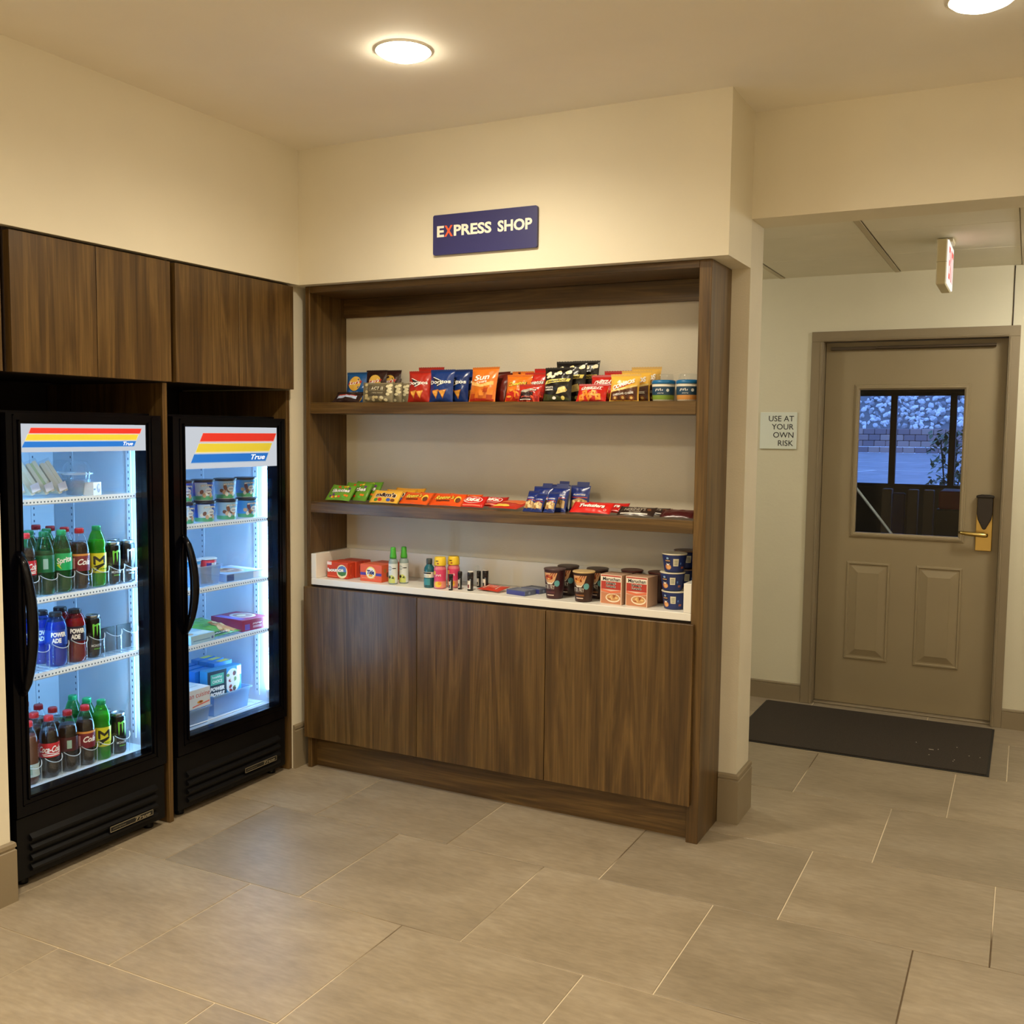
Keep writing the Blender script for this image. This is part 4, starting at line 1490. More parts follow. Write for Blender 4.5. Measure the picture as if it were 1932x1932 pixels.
for i, (x, y, h, wc, lab) in enumerate(((.740, .066, .068, 0, 'front left black lip balm stick'), (.760, .108, .076, 0, 'second black lip balm stick from left'), (.800, .200, .070, 0, 'black lip balm stick hidden behind the white topped one'),
                                        (.815, .100, .078, 1, 'lip balm stick with white top and wide band'), (.846, .175, .078, 1, 'rightmost dark lip balm stick with white barcode'))):
    r = thing('lip_balm', lab, 'lip balm', (x, y, Z3), 0, 'lip balm sticks')
    q = .0125 if wc else .0088
    MB().lathe([(q, 0), (q, h * .66)], 18).build('tube', P((30, 28, 30), .35), r)
    MB().lathe([(q + .0006, h * .66), (q + .0006, h * .97), (q - .001, h)], 18).build('cap', P((24, 22, 24), .3), r)
    if wc:
        MB().lathe([(q - .0005, h), (q - .0015, h + .004)], 18).build('cap_top', P((226, 222, 212), .4), r)
    p = Print(wrap([(q, 0), (q, h)]))
    p.rect(-q * .7, h * .10, q * .5, h * .55, (226, 220, 206), 0, 6, 2)
    p.rect(-q * .5, h * .16, q * .1, h * .34, (120, 40, 44) if i == 3 else (60, 60, 60), 1, 4, 1)
    p.build('wrap_label', r)
bag('sachet', 'small red medicine sachet lying flat on the worktop', 'sachet', (.895, .105, Z3 + .006), .105, .075, .012, (200, 62, 42),
    lambda p, w, h: [p.rect(-w * .26, h * .28, w * .22, h * .74, (226, 100, 76), 1), p.scrawl(-w * .02, h * .56, w * .4, h * .14, WHT, 2), p.rect(-w * .40, h * .2, -w * .32, h * .8, (240, 220, 200), 1), p.rect(w * .26, h * .2, w * .30, h * .8, (240, 220, 200), 1)],
    -.22, 1.40, 41, None, ends='x', back=.2, crk=.002)
for i, (x, y) in enumerate(((1.032, .092), (1.060, .170))):
    carton('flat_carton', ('front flat blue grey carton beside the noodle cups', 'rear flat blue grey carton beside the noodle cups')[i], 'box', (x, y, Z3), .098, .020, .072, (96, 104, 130),
           lambda p, w, h: p.rect(-w * .49, .001, w * .49, h - .002, (66, 70, 140), 0), -.22, 'flat blue grey cartons',
           side=lambda p, w, h: p.ell(w * .4, h * .5, .007, .006, (150, 160, 190), 0, 12), top=lambda p, w, h: p.rect(-w * .2, h * .2, w * .3, h * .7, (126, 132, 150), 0))
STIR = [(.030, 0), (.033, .002), (.0335, .006), (.043, .112), (.0432, .115)]
for i, (x, y, c) in enumerate(((1.198, .112, (62, 28, 34)), (1.212, .215, (46, 26, 22)), (1.330, .100, (56, 30, 20)), (1.346, .205, (48, 26, 20)))):
    def f(p, c=c, i=i):
        p.poly([(-.030, .106), (.034, .106), (.024, .076), (.008, .066), (-.010, .068), (-.024, .082)], (222, 170, 120), 0)
        p.ell(-.004, .088, .020, .011, ((196, 84, 50), (190, 96, 50), (220, 140, 60), (190, 96, 50))[i], 1, 16)
        for j, (u, v) in enumerate(((-.012, .092), (.004, .096), (.010, .086), (-.004, .082))):
            p.ell(u, v, .006, .003, ((120, 40, 26), (236, 190, 110))[j % 2], 2, 10, rot=j)
        p.poly([(-.026, .080), (-.012, .068), (.010, .066), (.024, .077), (.012, .060), (-.010, .060)], (236, 224, 204), 2)
        for j in range(3):
            p.poly([(.008 + j * .008, .106), (.012 + j * .008, .106), (.002 + j * .010, .092), (-.000 + j * .010, .092)], (150, 50, 34), 3)
        p.text('STIR FRY', -.004, .049, .017, (232, 226, 214), 1, .056, bold=.0)
        p.ell(.034, .064, .0125, .0125, (100, 170, 176), 1, 18)
        p.rect(-.022, .024, .024, .031, (140, 90, 50) if i > 1 else (90, 44, 52), 1)
        p.rect(-.018, .014, .020, .018, (224, 200, 180), 1)
    cupbowl('noodle_cup', ('front left tall dark maroon noodle cup', 'rear left tall dark noodle cup', 'front right tall noodle cup with brown band', 'rear right tall dark noodle cup')[i] + ' on the worktop', 'cup', (x, y, Z3), STIR, c,
            ((84, 62, 64), (84, 66, 60), (206, 176, 122), (84, 66, 60))[i], f, -.12, 'stir fry noodle cups', [(.0440, .1155), (.0452, .117), (.0452, .1195), (.0435, .1215), (.041, .1205)])


def pr_maru(p, w, h):
    p.rect(-w * .495, h * .004, w * .495, h * .995, (236, 206, 180), 0)
    p.rect(-w * .46, h * .50, w * .46, h * .97, (186, 58, 40), 1)
    p.rect(-w * .46, h * .77, w * .46, h * .93, (240, 232, 214), 2)
    p.text('Maruchan', .002, h * .85, h * .115, BLK, 3, w * .80, bold=.022)
    p.text('Instant', 0, h * .71, h * .09, (250, 240, 226), 2, w * .46, bold=.09)
    p.text('Instant', 0, h * .71, h * .085, BLK, 3, w * .44, bold=.03)
    p.text('Lunch', 0, h * .60, h * .09, (250, 240, 226), 2, w * .44, bold=.09)
    p.text('Lunch', 0, h * .60, h * .085, BLK, 3, w * .42, bold=.03)
    p.poly([(-w * .46, h * .5), (0, h * .44), (w * .46, h * .5), (w * .46, h * .42), (0, h * .36), (-w * .46, h * .42)], (226, 120, 80), 2)
    p.poly([(-w * .46, h * .02), (w * .46, h * .02), (w * .46, h * .40), (0, h * .35), (-w * .46, h * .40)], (198, 130, 90), 1)
    p.ell(w * .10, h * .22, w * .34, h * .15, (244, 228, 200), 2, 24)
    p.ell(w * .10, h * .23, w * .29, h * .115, (206, 150, 90), 3, 24)
    for j in range(6):
        p.ell(w * (.10 + .16 * math.cos(j)), h * (.23 + .06 * math.sin(j * 1.7)), .008, .003, ((236, 196, 130), (176, 96, 50))[j % 2], 4, 10, rot=j)


for i, (x, y, rz) in enumerate(((1.450, .088, -.12), (1.556, .086, -.12))):
    carton('noodle_carton', ('left boxed instant noodle cup with red front', 'right boxed instant noodle cup with red front')[i] + ' on the worktop', 'box', (x, y, Z3), .094, .116, .088, (186, 150, 124), pr_maru, rz, 'front boxed noodle cups', bev=.001)
for i, (x, y) in enumerate(((1.482, .235), (1.596, .235))):
    cupbowl('round_noodle_cup', ('left', 'right')[i] + ' noodle cup with dark red lid behind the boxed noodles', 'cup', (x, y, Z3), STIR, (70, 34, 30), (100, 50, 44), None, 0, 'noodle cups behind the boxes',
            [(.0440, .1155), (.0452, .117), (.0452, .1195), (.0435, .1215), (.041, .1205)])
MAC = [(.034, 0), (.037, .002), (.0372, .006), (.0465, .062), (.0468, .066)]


def pr_mac(p):
    p.rect(-.145, .005, .145, .062, (30, 46, 104), 0, 26, 4)
    p.ell(-.020, .044, .014, .014, (22, 30, 70), 1, 16)
    p.ell(-.020, .053, .006, .004, (150, 180, 210), 2, 10)
    p.rect(-.031, .042, -.009, .046, (200, 150, 90), 2)
    p.ell(-.020, .020, .015, .011, (214, 140, 84), 1, 16)
    p.ell(-.016, .018, .010, .007, (236, 176, 110), 2, 14)
    p.poly([(-.028, .036), (-.022, .030), (-.020, .034), (-.016, .030), (-.010, .036), (-.016, .026), (-.024, .026)], WHT, 2)
    p.rect(.004, .024, .026, .052, (224, 218, 190), 1, 5, 3)
    for j in range(4):
        p.rect(.008, .029 + j * .005, .022, .0308 + j * .005, (120, 120, 110), 2, 3, 1)
    p.rect(.040, .014, .054, .022, (160, 90, 60), 1)
    p.ell(.036, .034, .003, .005, (90, 130, 200), 1, 8)


LIDM = [(.0472, .0655), (.0485, .0668), (.0485, .0695), (.0470, .0705), (.045, .0695)]
k0 = None
for i in range(3):
    lab = ('bottom blue pasta cup of the front stack', 'middle blue pasta cup of the front stack', 'top blue pasta cup of the front stack')[i]
    cupbowl('pasta_cup', lab, 'cup', (1.690 + (.004, -.004, .002)[i], .125, Z3 + .0715 * i), MAC, (30, 46, 104), (222, 214, 190), pr_mac, (-.1, .0, .12)[i], 'front stack of blue pasta cups', LIDM)
for i in range(3):
    lab = ('bottom blue pasta cup of the rear stack', 'middle blue pasta cup of the rear stack', 'top blue pasta cup of the rear stack by the panel')[i]
    cupbowl('pasta_cup', lab, 'cup', (1.700, .245, Z3 + .0715 * i), MAC, (24, 34, 80), (150, 120, 100), pr_mac, .1 * i, 'rear stack of blue pasta cups', LIDM)


# ------------------------------------------------------------------ left cooler: drinks
COLA_RED, CHERRY, TEA = (196, 30, 36), (120, 26, 40), P((98, 52, 34), .15, name='tea')
SPR, DEW = P((12, 96, 52), .12, name='lime soda'), P((70, 160, 30), .12, name='citrus soda')
GD = 'drinks in the left cooler'


def pr_cola(name_, col):
    def f(p, v, L):
        p.text(name_, -.006, v + .004, .023, WHT, 1, .080, shear=.45, bold=.03)
        p.rect(-.03, v - L * .40, .03, v - L * .32, WHT, 1, 6, 1)
        p.poly([(-.034, v - L * .26), (-.01, v - L * .16), (.012, v - L * .24), (.034, v - L * .18), (.034, v - L * .24), (.012, v - L * .30), (-.01, v - L * .22), (-.034, v - L * .31)], WHT, 1)
    return f


def pr_cherry(p, v, L):
    p.rect(-.1, v + L * .38, .1, v + L * .5, (214, 140, 60), 1, 22, 1)
    p.text('Cola', .006, v + .002, .022, WHT, 1, .046, shear=.45, bold=.03)
    p.rect(-.036, v - L * .36, -.026, v + L * .26, (226, 160, 170), 1, 3, 3)


def pr_sprite(p, v, L):
    p.text('Sprite', .0, v + .004, .026, WHT, 1, .054, shear=.25, rot=.18, bold=.03)
    p.poly([(-.026, v - .012), (-.018, v - .006), (-.010, v - .026)], (200, 226, 60), 2)


def pr_dew(p, v, L):
    k = (32, 36, 20)
    p.poly([(-.022, v + .026), (-.014, v + .026), (.000, v + .014), (.014, v + .026), (.022, v + .026), (.022, v - .002), (.014, v + .002), (.014, v + .014), (.0, v + .003), (-.014, v + .014), (-.014, v - .008), (-.022, v - .004)], k, 1)
    p.poly([(-.022, v - .012), (.018, v + .0), (.022, v - .006), (-.004, v - .020), (-.022, v - .040), (-.026, v - .036), (-.010, v - .018)], k, 1)


def pr_power(p, v, L):
    p.text('POWER', .0, v + .011, .017, WHT, 1, .052, bold=.06)
    p.text('ADE', -.008, v - .010, .017, WHT, 1, .032, bold=.06)


def pr_none(p, v, L):
    p.rect(-.012, v - L * .3, .004, v + L * .3, (150, 180, 160), 1, 4, 3)


KINDS = {
    'cola': lambda lab, loc: bottle('soda_bottle', lab, loc, BOT, M_PET, M_COLA, (206, 42, 44), COLA_RED, pr_cola('Coca-Cola', COLA_RED), (.078, .128), group=GD, fill=.80),
    'cherry': lambda lab, loc: bottle('soda_bottle', lab, loc, BOT, M_PET, M_COLA, (190, 40, 46), CHERRY, pr_cherry, (.068, .130), group=GD, fill=.80),
    'dark': lambda lab, loc: bottle('soda_bottle', lab, loc, BOT, M_PET, M_COLA, (160, 30, 36), (70, 20, 24), pr_none, (.078, .128), group=GD, fill=.80),
    'tea': lambda lab, loc: bottle('soda_bottle', lab, loc, BOT, M_PET, TEA, (206, 42, 44), (206, 222, 214), pr_none, (.030, .075), group=GD, fill=.80),
    'sprite': lambda lab, loc: bottle('soda_bottle', lab, loc, BOT, M_PETG, SPR, (30, 170, 110), (18, 172, 96), pr_sprite, (.080, .140), group=GD, fill=.72),
    'green': lambda lab, loc: bottle('soda_bottle', lab, loc, BOT, M_PETG, P((10, 52, 34), .12, name='lime soda'), (20, 120, 80), (14, 104, 60), pr_none, (.080, .140), group=GD, fill=.72),
    'dew': lambda lab, loc: bottle('soda_bottle', lab, loc, SLIM, M_PETL, DEW, (20, 150, 90), (214, 210, 40), pr_dew, (.052, .125), group=GD, fill=.80),
    'blue': lambda lab, loc: bottle('sports_bottle', lab, loc, SPORT, clear('blue_bottle', (.05, .25, .75), 1.5, .03, .1), P((8, 60, 190), .12, name='blue drink'), (30, 34, 40), (16, 60, 160), pr_power, (.078, .132), group=GD, fill=.86),
    'red': lambda lab, loc: bottle('sports_bottle', lab, loc, SPORT, clear('red_bottle', (.6, .04, .08), 1.5, .03, .1), P((150, 14, 26), .12, name='red drink'), (30, 34, 40), (34, 26, 50), pr_power, (.078, .132), group=GD, fill=.86),
}
FIRST = {}


def put(kind, lab, x, y, z):
    if kind in ('can', 'can2'):
        if kind not in FIRST:
            FIRST[kind] = can(lab, (x, y, z), PI / 2 - .15, GD, kind == 'can')
            return
    elif kind not in FIRST:
        FIRST[kind] = KINDS[kind](lab, (x, y, z))
        FIRST[kind].rotation_euler.z = PI / 2 - .42
        return
    dup(FIRST[kind], (x, y, z), lab)


XF, XR = -.172, .077
z2, z3, z4 = .956, .695, .302
for k, lab, c, r_ in (('cola', 'cola bottle with red label at left edge of upper bottle row', -1.256, 0),
                      ('green', 'dark green bottle beside the cola in upper bottle row', -1.182, 0), ('green', 'dark green bottle behind another green one in upper bottle row', -1.182, 1),
                      ('sprite', 'bright green lime soda bottle in upper bottle row', -1.110, 0), ('green', 'green bottle hidden behind the bright green soda', -1.110, 1),
                      ('cherry', 'dark cola bottle with maroon label in upper bottle row', -1.034, 0), ('dark', 'second dark cola bottle behind the maroon label in upper row', -1.034, 1),
                      ('dark', 'third dark cola bottle of that column in upper row', -1.034, 2), ('dark', 'rearmost dark cola bottle of that column in upper row', -1.034, 3),
                      ('dew', 'green citrus soda bottle with yellow label in upper row', -.958, 0),
                      ('can', 'black can with green claw mark in upper bottle row', -.886, 0), ('can2', 'black can with grey print at right end of upper row', -.818, 0),
                      ('can', 'black can standing behind the green clawed can in upper row', -.886, 1), ('can2', 'black can behind grey printed can in upper row', -.818, 1)):
    put(k, lab, XF - XR * r_, c, z2)
for k, lab, c, r_ in (('blue', 'blue sports drink bottle at front of middle row', -1.142, 0), ('blue', 'blue sports drink bottle behind another in middle row', -1.142, 1), ('blue', 'blue sports drink bottle at left edge of middle row', -1.222, 1),
                      ('red', 'red sports drink bottle in middle row', -1.062, 0), ('red', 'red sports drink bottle behind another red one', -1.062, 1), ('can', 'black can with green claw mark in middle row', -.984, 0)):
    put(k, lab, XF - XR * r_, c, z3)
for k, lab, c, r_ in (('tea', 'brown tea bottle with pale label at left edge of bottom row', -1.266, 0), ('cola', 'cola bottle with red label at front of bottom row', -1.182, 0),
                      ('dark', 'dark cola bottle right of the red label in bottom row', -1.104, 0), ('dark', 'second dark cola bottle in bottom row', -1.104, 1), ('dark', 'third dark cola bottle in bottom row', -1.104, 2),
                      ('dark', 'rearmost dark cola bottle in bottom row', -1.104, 3), ('cherry', 'dark cola bottle with maroon label in bottom row', -1.028, 0), ('cola', 'cola bottle behind the front red labelled one in bottom row', -1.182, 1),
                      ('dew', 'green citrus soda bottle with yellow label in bottom row', -.954, 0), ('sprite', 'green capped bottle behind the yellow label in bottom row', -.954, 1), ('sprite', 'rear green capped bottle in bottom row', -.954, 2),
                      ('can', 'black can with green claw mark in bottom row', -.878, 0), ('can', 'second black can behind the front one in bottom row', -.878, 1), ('can', 'black can at back of bottom row', -1.028, 2)):
    put(k, lab, XF - XR * r_, c, z4)


def organizer(label, z, ys, h, front=True, pusher=()):
    t = thing('bottle_organizer', label, 'organizer', (-.14, -1.08, z), 0, 'clear bottle organizers')
    hw = .0375
    for y in ys:
        def fn(a, b, y=y):
            q = (a - .5) * 2 * 1.25
            top = h - .022 * math.cos(q * 1.1)
            return Vector((.006 + .034 * math.cos(q) - .028, y + 1.08 + .0365 * math.sin(q), .002 + (top - .002) * b))
        MB().grid(fn, 12, 4).build('lane_front', M_CLEAR, t)
        MB().tube([fn(k_ / 12, 1.0) for k_ in range(13)], .0013, 6).build('lane_rim_glint', M_RIM_GLINT, t)  # added tube, its pale colour stands for the rim's highlight
        MB().tube([fn(1., k_ / 3) for k_ in range(4)], .0011, 6).build('lane_edge_glint', M_RIM_GLINT, t)  # same painted highlight down the side edge
        MB().box(-.40, .0, y + 1.08 - .034, y + 1.08 + .034, .0005, .0015).build('lane_floor', M_CLEAR, t)
        if y in pusher:
            MB().box(-.05, -.046, y + 1.08 - .033, y + 1.08 + .033, .002, h * 1.05).build('pusher_plate', M_BLACKM, t)
    for i in range(len(ys) + 1):
        y = ys[0] - .0378 if i == 0 else (ys[-1] + .0370 if i == len(ys) else (ys[i - 1] + ys[i]) / 2)
        MB().prism([(-.40, .001), (.004, .001), (.004, h + .004), (-.01, h + .008), (-.06, h - .02), (-.40, h - .03)], 1, y + 1.08 - .0007, y + 1.08 + .0007).build('lane_divider', M_CLEAR, t)
    return t


organizer('clear lane organizer holding the upper bottle row', z2, [-1.332, -1.256, -1.182, -1.110, -1.034, -.958, -.886, -.818], .076)
organizer('clear lane organizer holding the sports drinks', z3, [-1.332, -1.222, -1.142, -1.062, -.984, -.905, -.828], .090, pusher=(-.905, -.828, -1.332))
organizer('clear lane organizer holding the bottom bottle row', z4, [-1.340, -1.266, -1.182, -1.104, -1.028, -.954, -.878], .082)

# sandwiches and pots on the top shelf
zt = 1.2935
BRD = P((236, 226, 200), .8, name='bread')
for i, (y, fill, lab) in enumerate(((-1.318, (206, 150, 70), 'leftmost wrapped sandwich wedge on the top cooler shelf'), (-1.268, (226, 170, 80), 'second wrapped sandwich wedge from left'), (-1.205, (230, 220, 190), 'third wrapped sandwich wedge, pale filling'),
                                   (-1.150, (196, 206, 150), 'fourth wrapped sandwich wedge on the top cooler shelf'), (-1.095, (240, 232, 214), 'rightmost wrapped sandwich wedge beside the clear pots'))):
    t = thing('sandwich_pack', lab, 'sandwich', (-.17, y, zt + .014), 0, 'sandwich wedges on the top cooler shelf', -.34)
    tri = [(0, .004), (-.105, .004), (-.052, .116)]
    MB().prism(tri, 1, -.020, -.006).build('bread_slice', BRD, t, fix=True)
    MB().prism(tri, 1, .006, .020).build('bread_slice', BRD, t, fix=True)
    MB().prism([(-.003, .006), (-.102, .006), (-.052, .112)], 1, -.0055, .0055).build('filling', P(fill, .6), t, fix=True)
    MB().prism([(.004, 0), (-.110, 0), (-.052, .125)], 1, -.023, .023).build('clear_wrap', M_CLEAR, t, fix=True)
    B(.0042, .0050, -.018, .016, .012, .04).build('price_label', P((226, 226, 236), .5), t)
for i, (x, y) in enumerate(((-.20, -1.022), (-.235, -.975), (-.32, -.985))):
    t = thing('parfait_pot', ('clear domed pot beside the sandwiches', 'rightmost clear domed pot on the top cooler shelf', 'clear domed pot behind the other two pots')[i], 'pot', (x, y, zt), 0, 'clear domed pots')
    MB().lathe([(.030, 0), (.032, .002), (.044, .075)], 26, caps=False).build('pot_body', M_CLEAR, t)
    MB().lathe([(.026, .003), (.030, .004), (.038, .055), (.001, .058)], 22).build('contents', P((150, 176, 200), .4), t)
    MB().lathe([(.046, .0755), (.047, .079), (.043, .085), (.040, .105), (.028, .122), (.001, .126)], 26, caps=False).build('dome_lid', M_CLEAR, t)
    MB().lathe([(.046, .0752), (.0476, .077), (.0476, .080), (.046, .0815)], 26, caps=False).build('pot_rim', M_RIM_GLINT, t)  # milky ring puts the lid's bright outline into the colour
t = thing('snack_carton', 'small snack carton with brown picture right of the clear pots', 'box', (-.145, -.972, zt), PI / 2 + .35)
B(-.028, .028, 0, .040, .0005, .048).build('carton_body', P((226, 222, 214), .4), t, bevel=.001)
p = Print(flat_xz(0), False)
p.ell(.008, .026, .013, .017, (120, 76, 50), 0, 14)
p.ell(.010, .030, .006, .008, (196, 150, 110), 1, 10)
p.rect(-.026, .02, -.012, .026, (90, 90, 100), 0)
p.build('printed_front', t)

# ------------------------------------------------------------------ right cooler: frozen food
zp = 1.1525
PINT = [(.037, 0), (.0385, .002), (.0385, .004), (.0465, .078), (.0468, .080)]


def pr_pint(kind):
    def f(p):
        sky = ((30, 84, 190), (150, 196, 230), (70, 150, 220))[kind]
        p.rect(-.14, .004, .14, .077, sky, 0, 24, 4)
        p.rect(-.14, .004, .14, .020, (90, 170, 120), 1, 24, 1)
        if kind == 0:
            p.poly([(-.05, .075), (.002, .075), (.04, .020), (-.05, .020)], (190, 216, 236), 1)
        for j in range(6):
            p.ell(-.030 + j * .011, .030 + .008 * math.sin(j * 2.1 + kind), .010, .008, ((232, 236, 230), (120, 82, 74), (206, 170, 140))[(j + kind) % 3], 2 + j % 3, 10, rot=j)
        if kind:
            p.ell(-.014, .050, .008, .014, ((130, 86, 70), (96, 66, 90))[kind - 1], 2, 12, rot=.3)
        p.ell(.012, .044, .016, .011, (226, 232, 238), 4, 16)
        p.rect(.002, .042, .022, .045, (120, 130, 160), 5, 4, 1)
        p.text("BEN & JERRY'S", .006, .0615, .0095, (24, 30, 60), 4, .054, bold=.1, arch=.003)
        p.text("BEN & JERRY'S", .006, .0615, .0085, WHT, 5, .052, bold=.04, arch=.003)
    return f


PF = {}
for r_ in (0, 1):
    for i, y in enumerate((-.528, -.412, -.281, -.154)):
        kd = (0, 0, 1, 2)[i]
        lab = '%s ice cream pint in the %s row of the right cooler' % (('half hidden leftmost', 'dark blue', 'light blue brown', 'rightmost green based')[i], ('lower', 'upper')[r_])
        x, z = -.170 - .006 * r_, zp + .0895 * r_
        if kd in PF:
            dup(PF[kd], (x, y, z), lab, PI / 2 - .35 - .15 * r_)
        else:
            PF[kd] = cupbowl('ice_cream_pint', lab, 'ice cream', (x, y, z), PINT, (216, 222, 226), (40, 40, 52), pr_pint(kd), PI / 2 - .35, 'ice cream pints in the right cooler',
                             [(.0482, .0772), (.0484, .0868), (.0472, .0882), (.0455, .0872)])
M_BIN = clear('bin_plastic', (.62, .80, .96), 1.5, .06, .30)


def bin_(label, x, y, z, w, d_, h, m=None):
    t = thing('plastic_bin', label, 'bin', (x, y, z), PI / 2, 'clear plastic bins in the right cooler')
    b = MB()
    s_ = .92
    vs, fs = [], []
    for q, zz in ((s_, .001), (1, h), (1.06, h), (1.06, h - .006), (.985, h - .0065), (s_ - .015, .003)):
        vs += [(-w / 2 * q, d_ / 2 - d_ / 2 * q, zz), (w / 2 * q, d_ / 2 - d_ / 2 * q, zz), (w / 2 * q, d_ / 2 + d_ / 2 * q, zz), (-w / 2 * q, d_ / 2 + d_ / 2 * q, zz)]
    for k in (0, 1, 2, 4):
        for i in range(4):
            j = (i + 1) % 4
            fs.append((4 * k + i, 4 * k + j, 4 * k + 4 + j, 4 * k + 4 + i))
    fs.append((0, 3, 2, 1))
    b.add(vs, fs)
    b.build('bin_shell', m or M_BIN, t)
    return t


zs = .8865
bin_('clear bin holding frozen cups on the second shelf', -.14, -.425, zs, .15, .22, .085)
for i, (x, y, dz, c, lab) in enumerate(((-.20, -.455, .004, (60, 150, 214), 'blue frozen treat cup in the clear bin'), (-.19, -.375, .004, (190, 40, 60), 'red and violet frozen treat cup in the clear bin'), (-.27, -.455, .06, (70, 170, 220), 'blue frozen treat cup standing at the back of the bin'))):
    pf = [(.026, 0), (.028, .002), (.036, .10 if i < 2 else .07)]

    def f(p, c=c, i=i):
        p.rect(-.10, .03, .10, .06, c, 0, 18, 2)
        p.rect(-.012, .012, .016, pf[2][1] - .012, (226, 232, 240), 1, 5, 3)
        p.rect(-.034, .03, -.012, pf[2][1] - .012, (60, 40, 120) if i == 1 else (40, 110, 200), 1, 4, 3)
    H = pf[2][1]
    cupbowl('frozen_cup', lab, 'cup', (x, y, zs + dz), pf, c, (206, 224, 236), f, PI / 2, 'frozen treat cups', [(.0365, H + .0005), (.0385, H + .002), (.0385, H + .005), (.036, H + .007)])


def pr_pizza(p, w, h):
    p.ell(-w * .06, h * .46, w * .30, h * .36, (206, 190, 160), 0, 26)
    p.ell(-w * .06, h * .46, w * .26, h * .31, (150, 110, 96), 1, 24)
    rr = random.Random(9)
    for j in range(14):
        p.ell(-w * .06 + (rr.random() - .5) * w * .42, h * .46 + (rr.random() - .5) * h * .5, .012, .006, ((226, 210, 180), (120, 84, 70), (190, 150, 110))[j % 3], 2 + j % 2, 8, 1, rot=j)
    p.rect(w * .30, h * .04, w * .48, h * .96, (226, 234, 240), 1)


carton('frozen_meal_box', 'flat frozen meal box with food picture on the second shelf', 'box', (-.135, -.205, zs), .215, .034, .22, (150, 186, 226), lambda p, w, h: [p.rect(-w * .48, h * .1, -w * .3, h * .9, (70, 90, 140), 0), p.rect(w * .2, h * .1, w * .48, h * .9, (220, 226, 236), 0)],
       PI / 2 - .12, None, top=pr_pizza, flap=False)
zs = .6575
carton('frozen_meal_box', 'pale frozen meal box at left of the third shelf', 'box', (-.13, -.470, zs), .135, .036, .20, (176, 212, 226), lambda p, w, h: [p.rect(-w * .4, h * .3, w * .3, h * .42, (120, 160, 190), 0), p.ell(w * .4, h * .4, .006, .006, (90, 110, 170), 0, 10)],
       PI / 2, None, top=lambda p, w, h: [p.rect(-w * .1, h * .06, w * .44, h * .3, (214, 236, 236), 0), p.ell(-w * .3, h * .2, .02, .02, (190, 150, 110), 0, 14)], flap=False)
bag('frozen_food_bag', 'green frozen food bag lying on the third shelf', 'bag', (-.135, -.325, zs + .012), .17, .22, .034, (96, 160, 62),
    lambda p, w, h: [p.poly([(-w * .1, .01), (w * .46, .01), (w * .46, h * .7), (w * .2, h * .5), (0, h * .3)], (206, 170, 110), 0)] + [p.ell(w * (.05 + .09 * (j % 4)), h * (.10 + .13 * (j // 3)), .022, .012, ((196, 120, 70), (226, 196, 140), (210, 150, 96))[j % 3], 1 + j % 3, 10, rot=j) for j in range(11)] +
    [p.scrawl(-w * .15, h * .06, w * .5, h * .06, WHT, 3), p.rect(-w * .48, .004, w * .1, h * .12, (20, 70, 50), 1)], PI / 2, 1.42, 61, None, back=.25)
carton('frozen_meal_box', 'maroon frozen meal box at right of the third shelf', 'box', (-.13, -.150, zs), .155, .050, .20, (150, 40, 76), lambda p, w, h: [p.scrawl(w * .06, h * .58, w * .34, h * .2, WHT, 1), p.rect(-w * .10, h * .2, w * .22, h * .4, (190, 150, 160), 0), p.ell(w * .40, h * .5, w * .12, h * .42, (236, 206, 160), 0, 18), p.ell(w * .41, h * .5, w * .07, h * .28, (226, 140, 80), 1, 14), p.rect(-w * .40, h * .1, -w * .22, h * .6, (110, 90, 180), 0)],
       PI / 2 - .10, None, top=lambda p, w, h: [p.ell(w * .1, h * .5, w * .34, h * .32, (206, 190, 186), 0, 24), p.ell(w * .1, h * .5, w * .26, h * .24, (160, 120, 110), 1, 20), p.ell(w * .05, h * .5, w * .14, h * .1, (226, 206, 170), 2, 14), p.rect(-w * .48, h * .1, -w * .24, h * .9, (130, 110, 190), 0)], flap=False)
zb = .3105
bin_('clear blue bin at right of the cooler floor', -.165, -.262, zb, .225, .26, .092)
bin_('clear bin at left of the cooler floor under the white box', -.135, -.505, zb, .15, .26, .075)
carton('frozen_meal_box', 'white frozen meal box with red lettering on the left bin', 'box', (-.135, -.500, zb + .0765), .145, .080, .20, (226, 232, 240), lambda p, w, h: [p.text('lean cuisine', .002, h * .70, h * .26, (196, 50, 60), 0, w * .92, bold=.0), p.ell(w * .1, h * .30, w * .12, h * .08, (226, 160, 70), 0, 14), p.ell(w * .12, h * .31, w * .06, h * .05, (150, 80, 50), 1, 12), p.poly([(-w * .2, h * .14), (w * .46, h * .28), (w * .46, h * .2), (-w * .2, h * .08)], (230, 120, 110), 0)], PI / 2, None,
       top=lambda p, w, h: [p.rect(-w * .3, h * (.2 + .2 * j), w * .3, h * (.26 + .2 * j), (190, 206, 220), 0) for j in range(3)], flap=False)
carton('frozen_meal_box', 'white frozen meal box lying inside the left bin', 'box', (-.15, -.505, zb + .004), .125, .058, .20, (214, 206, 226), lambda p, w, h: [p.poly([(-w * .45, .004), (w * .1, .004), (w * .0, h * .8), (-w * .45, h * .9)], (150, 90, 150), 0), p.ell(w * .2, h * .7, .007, .007, (70, 80, 130), 0, 12), p.ell(w * .36, h * .7, .007, .007, (70, 80, 130), 0, 12)], PI / 2, None, flap=False)


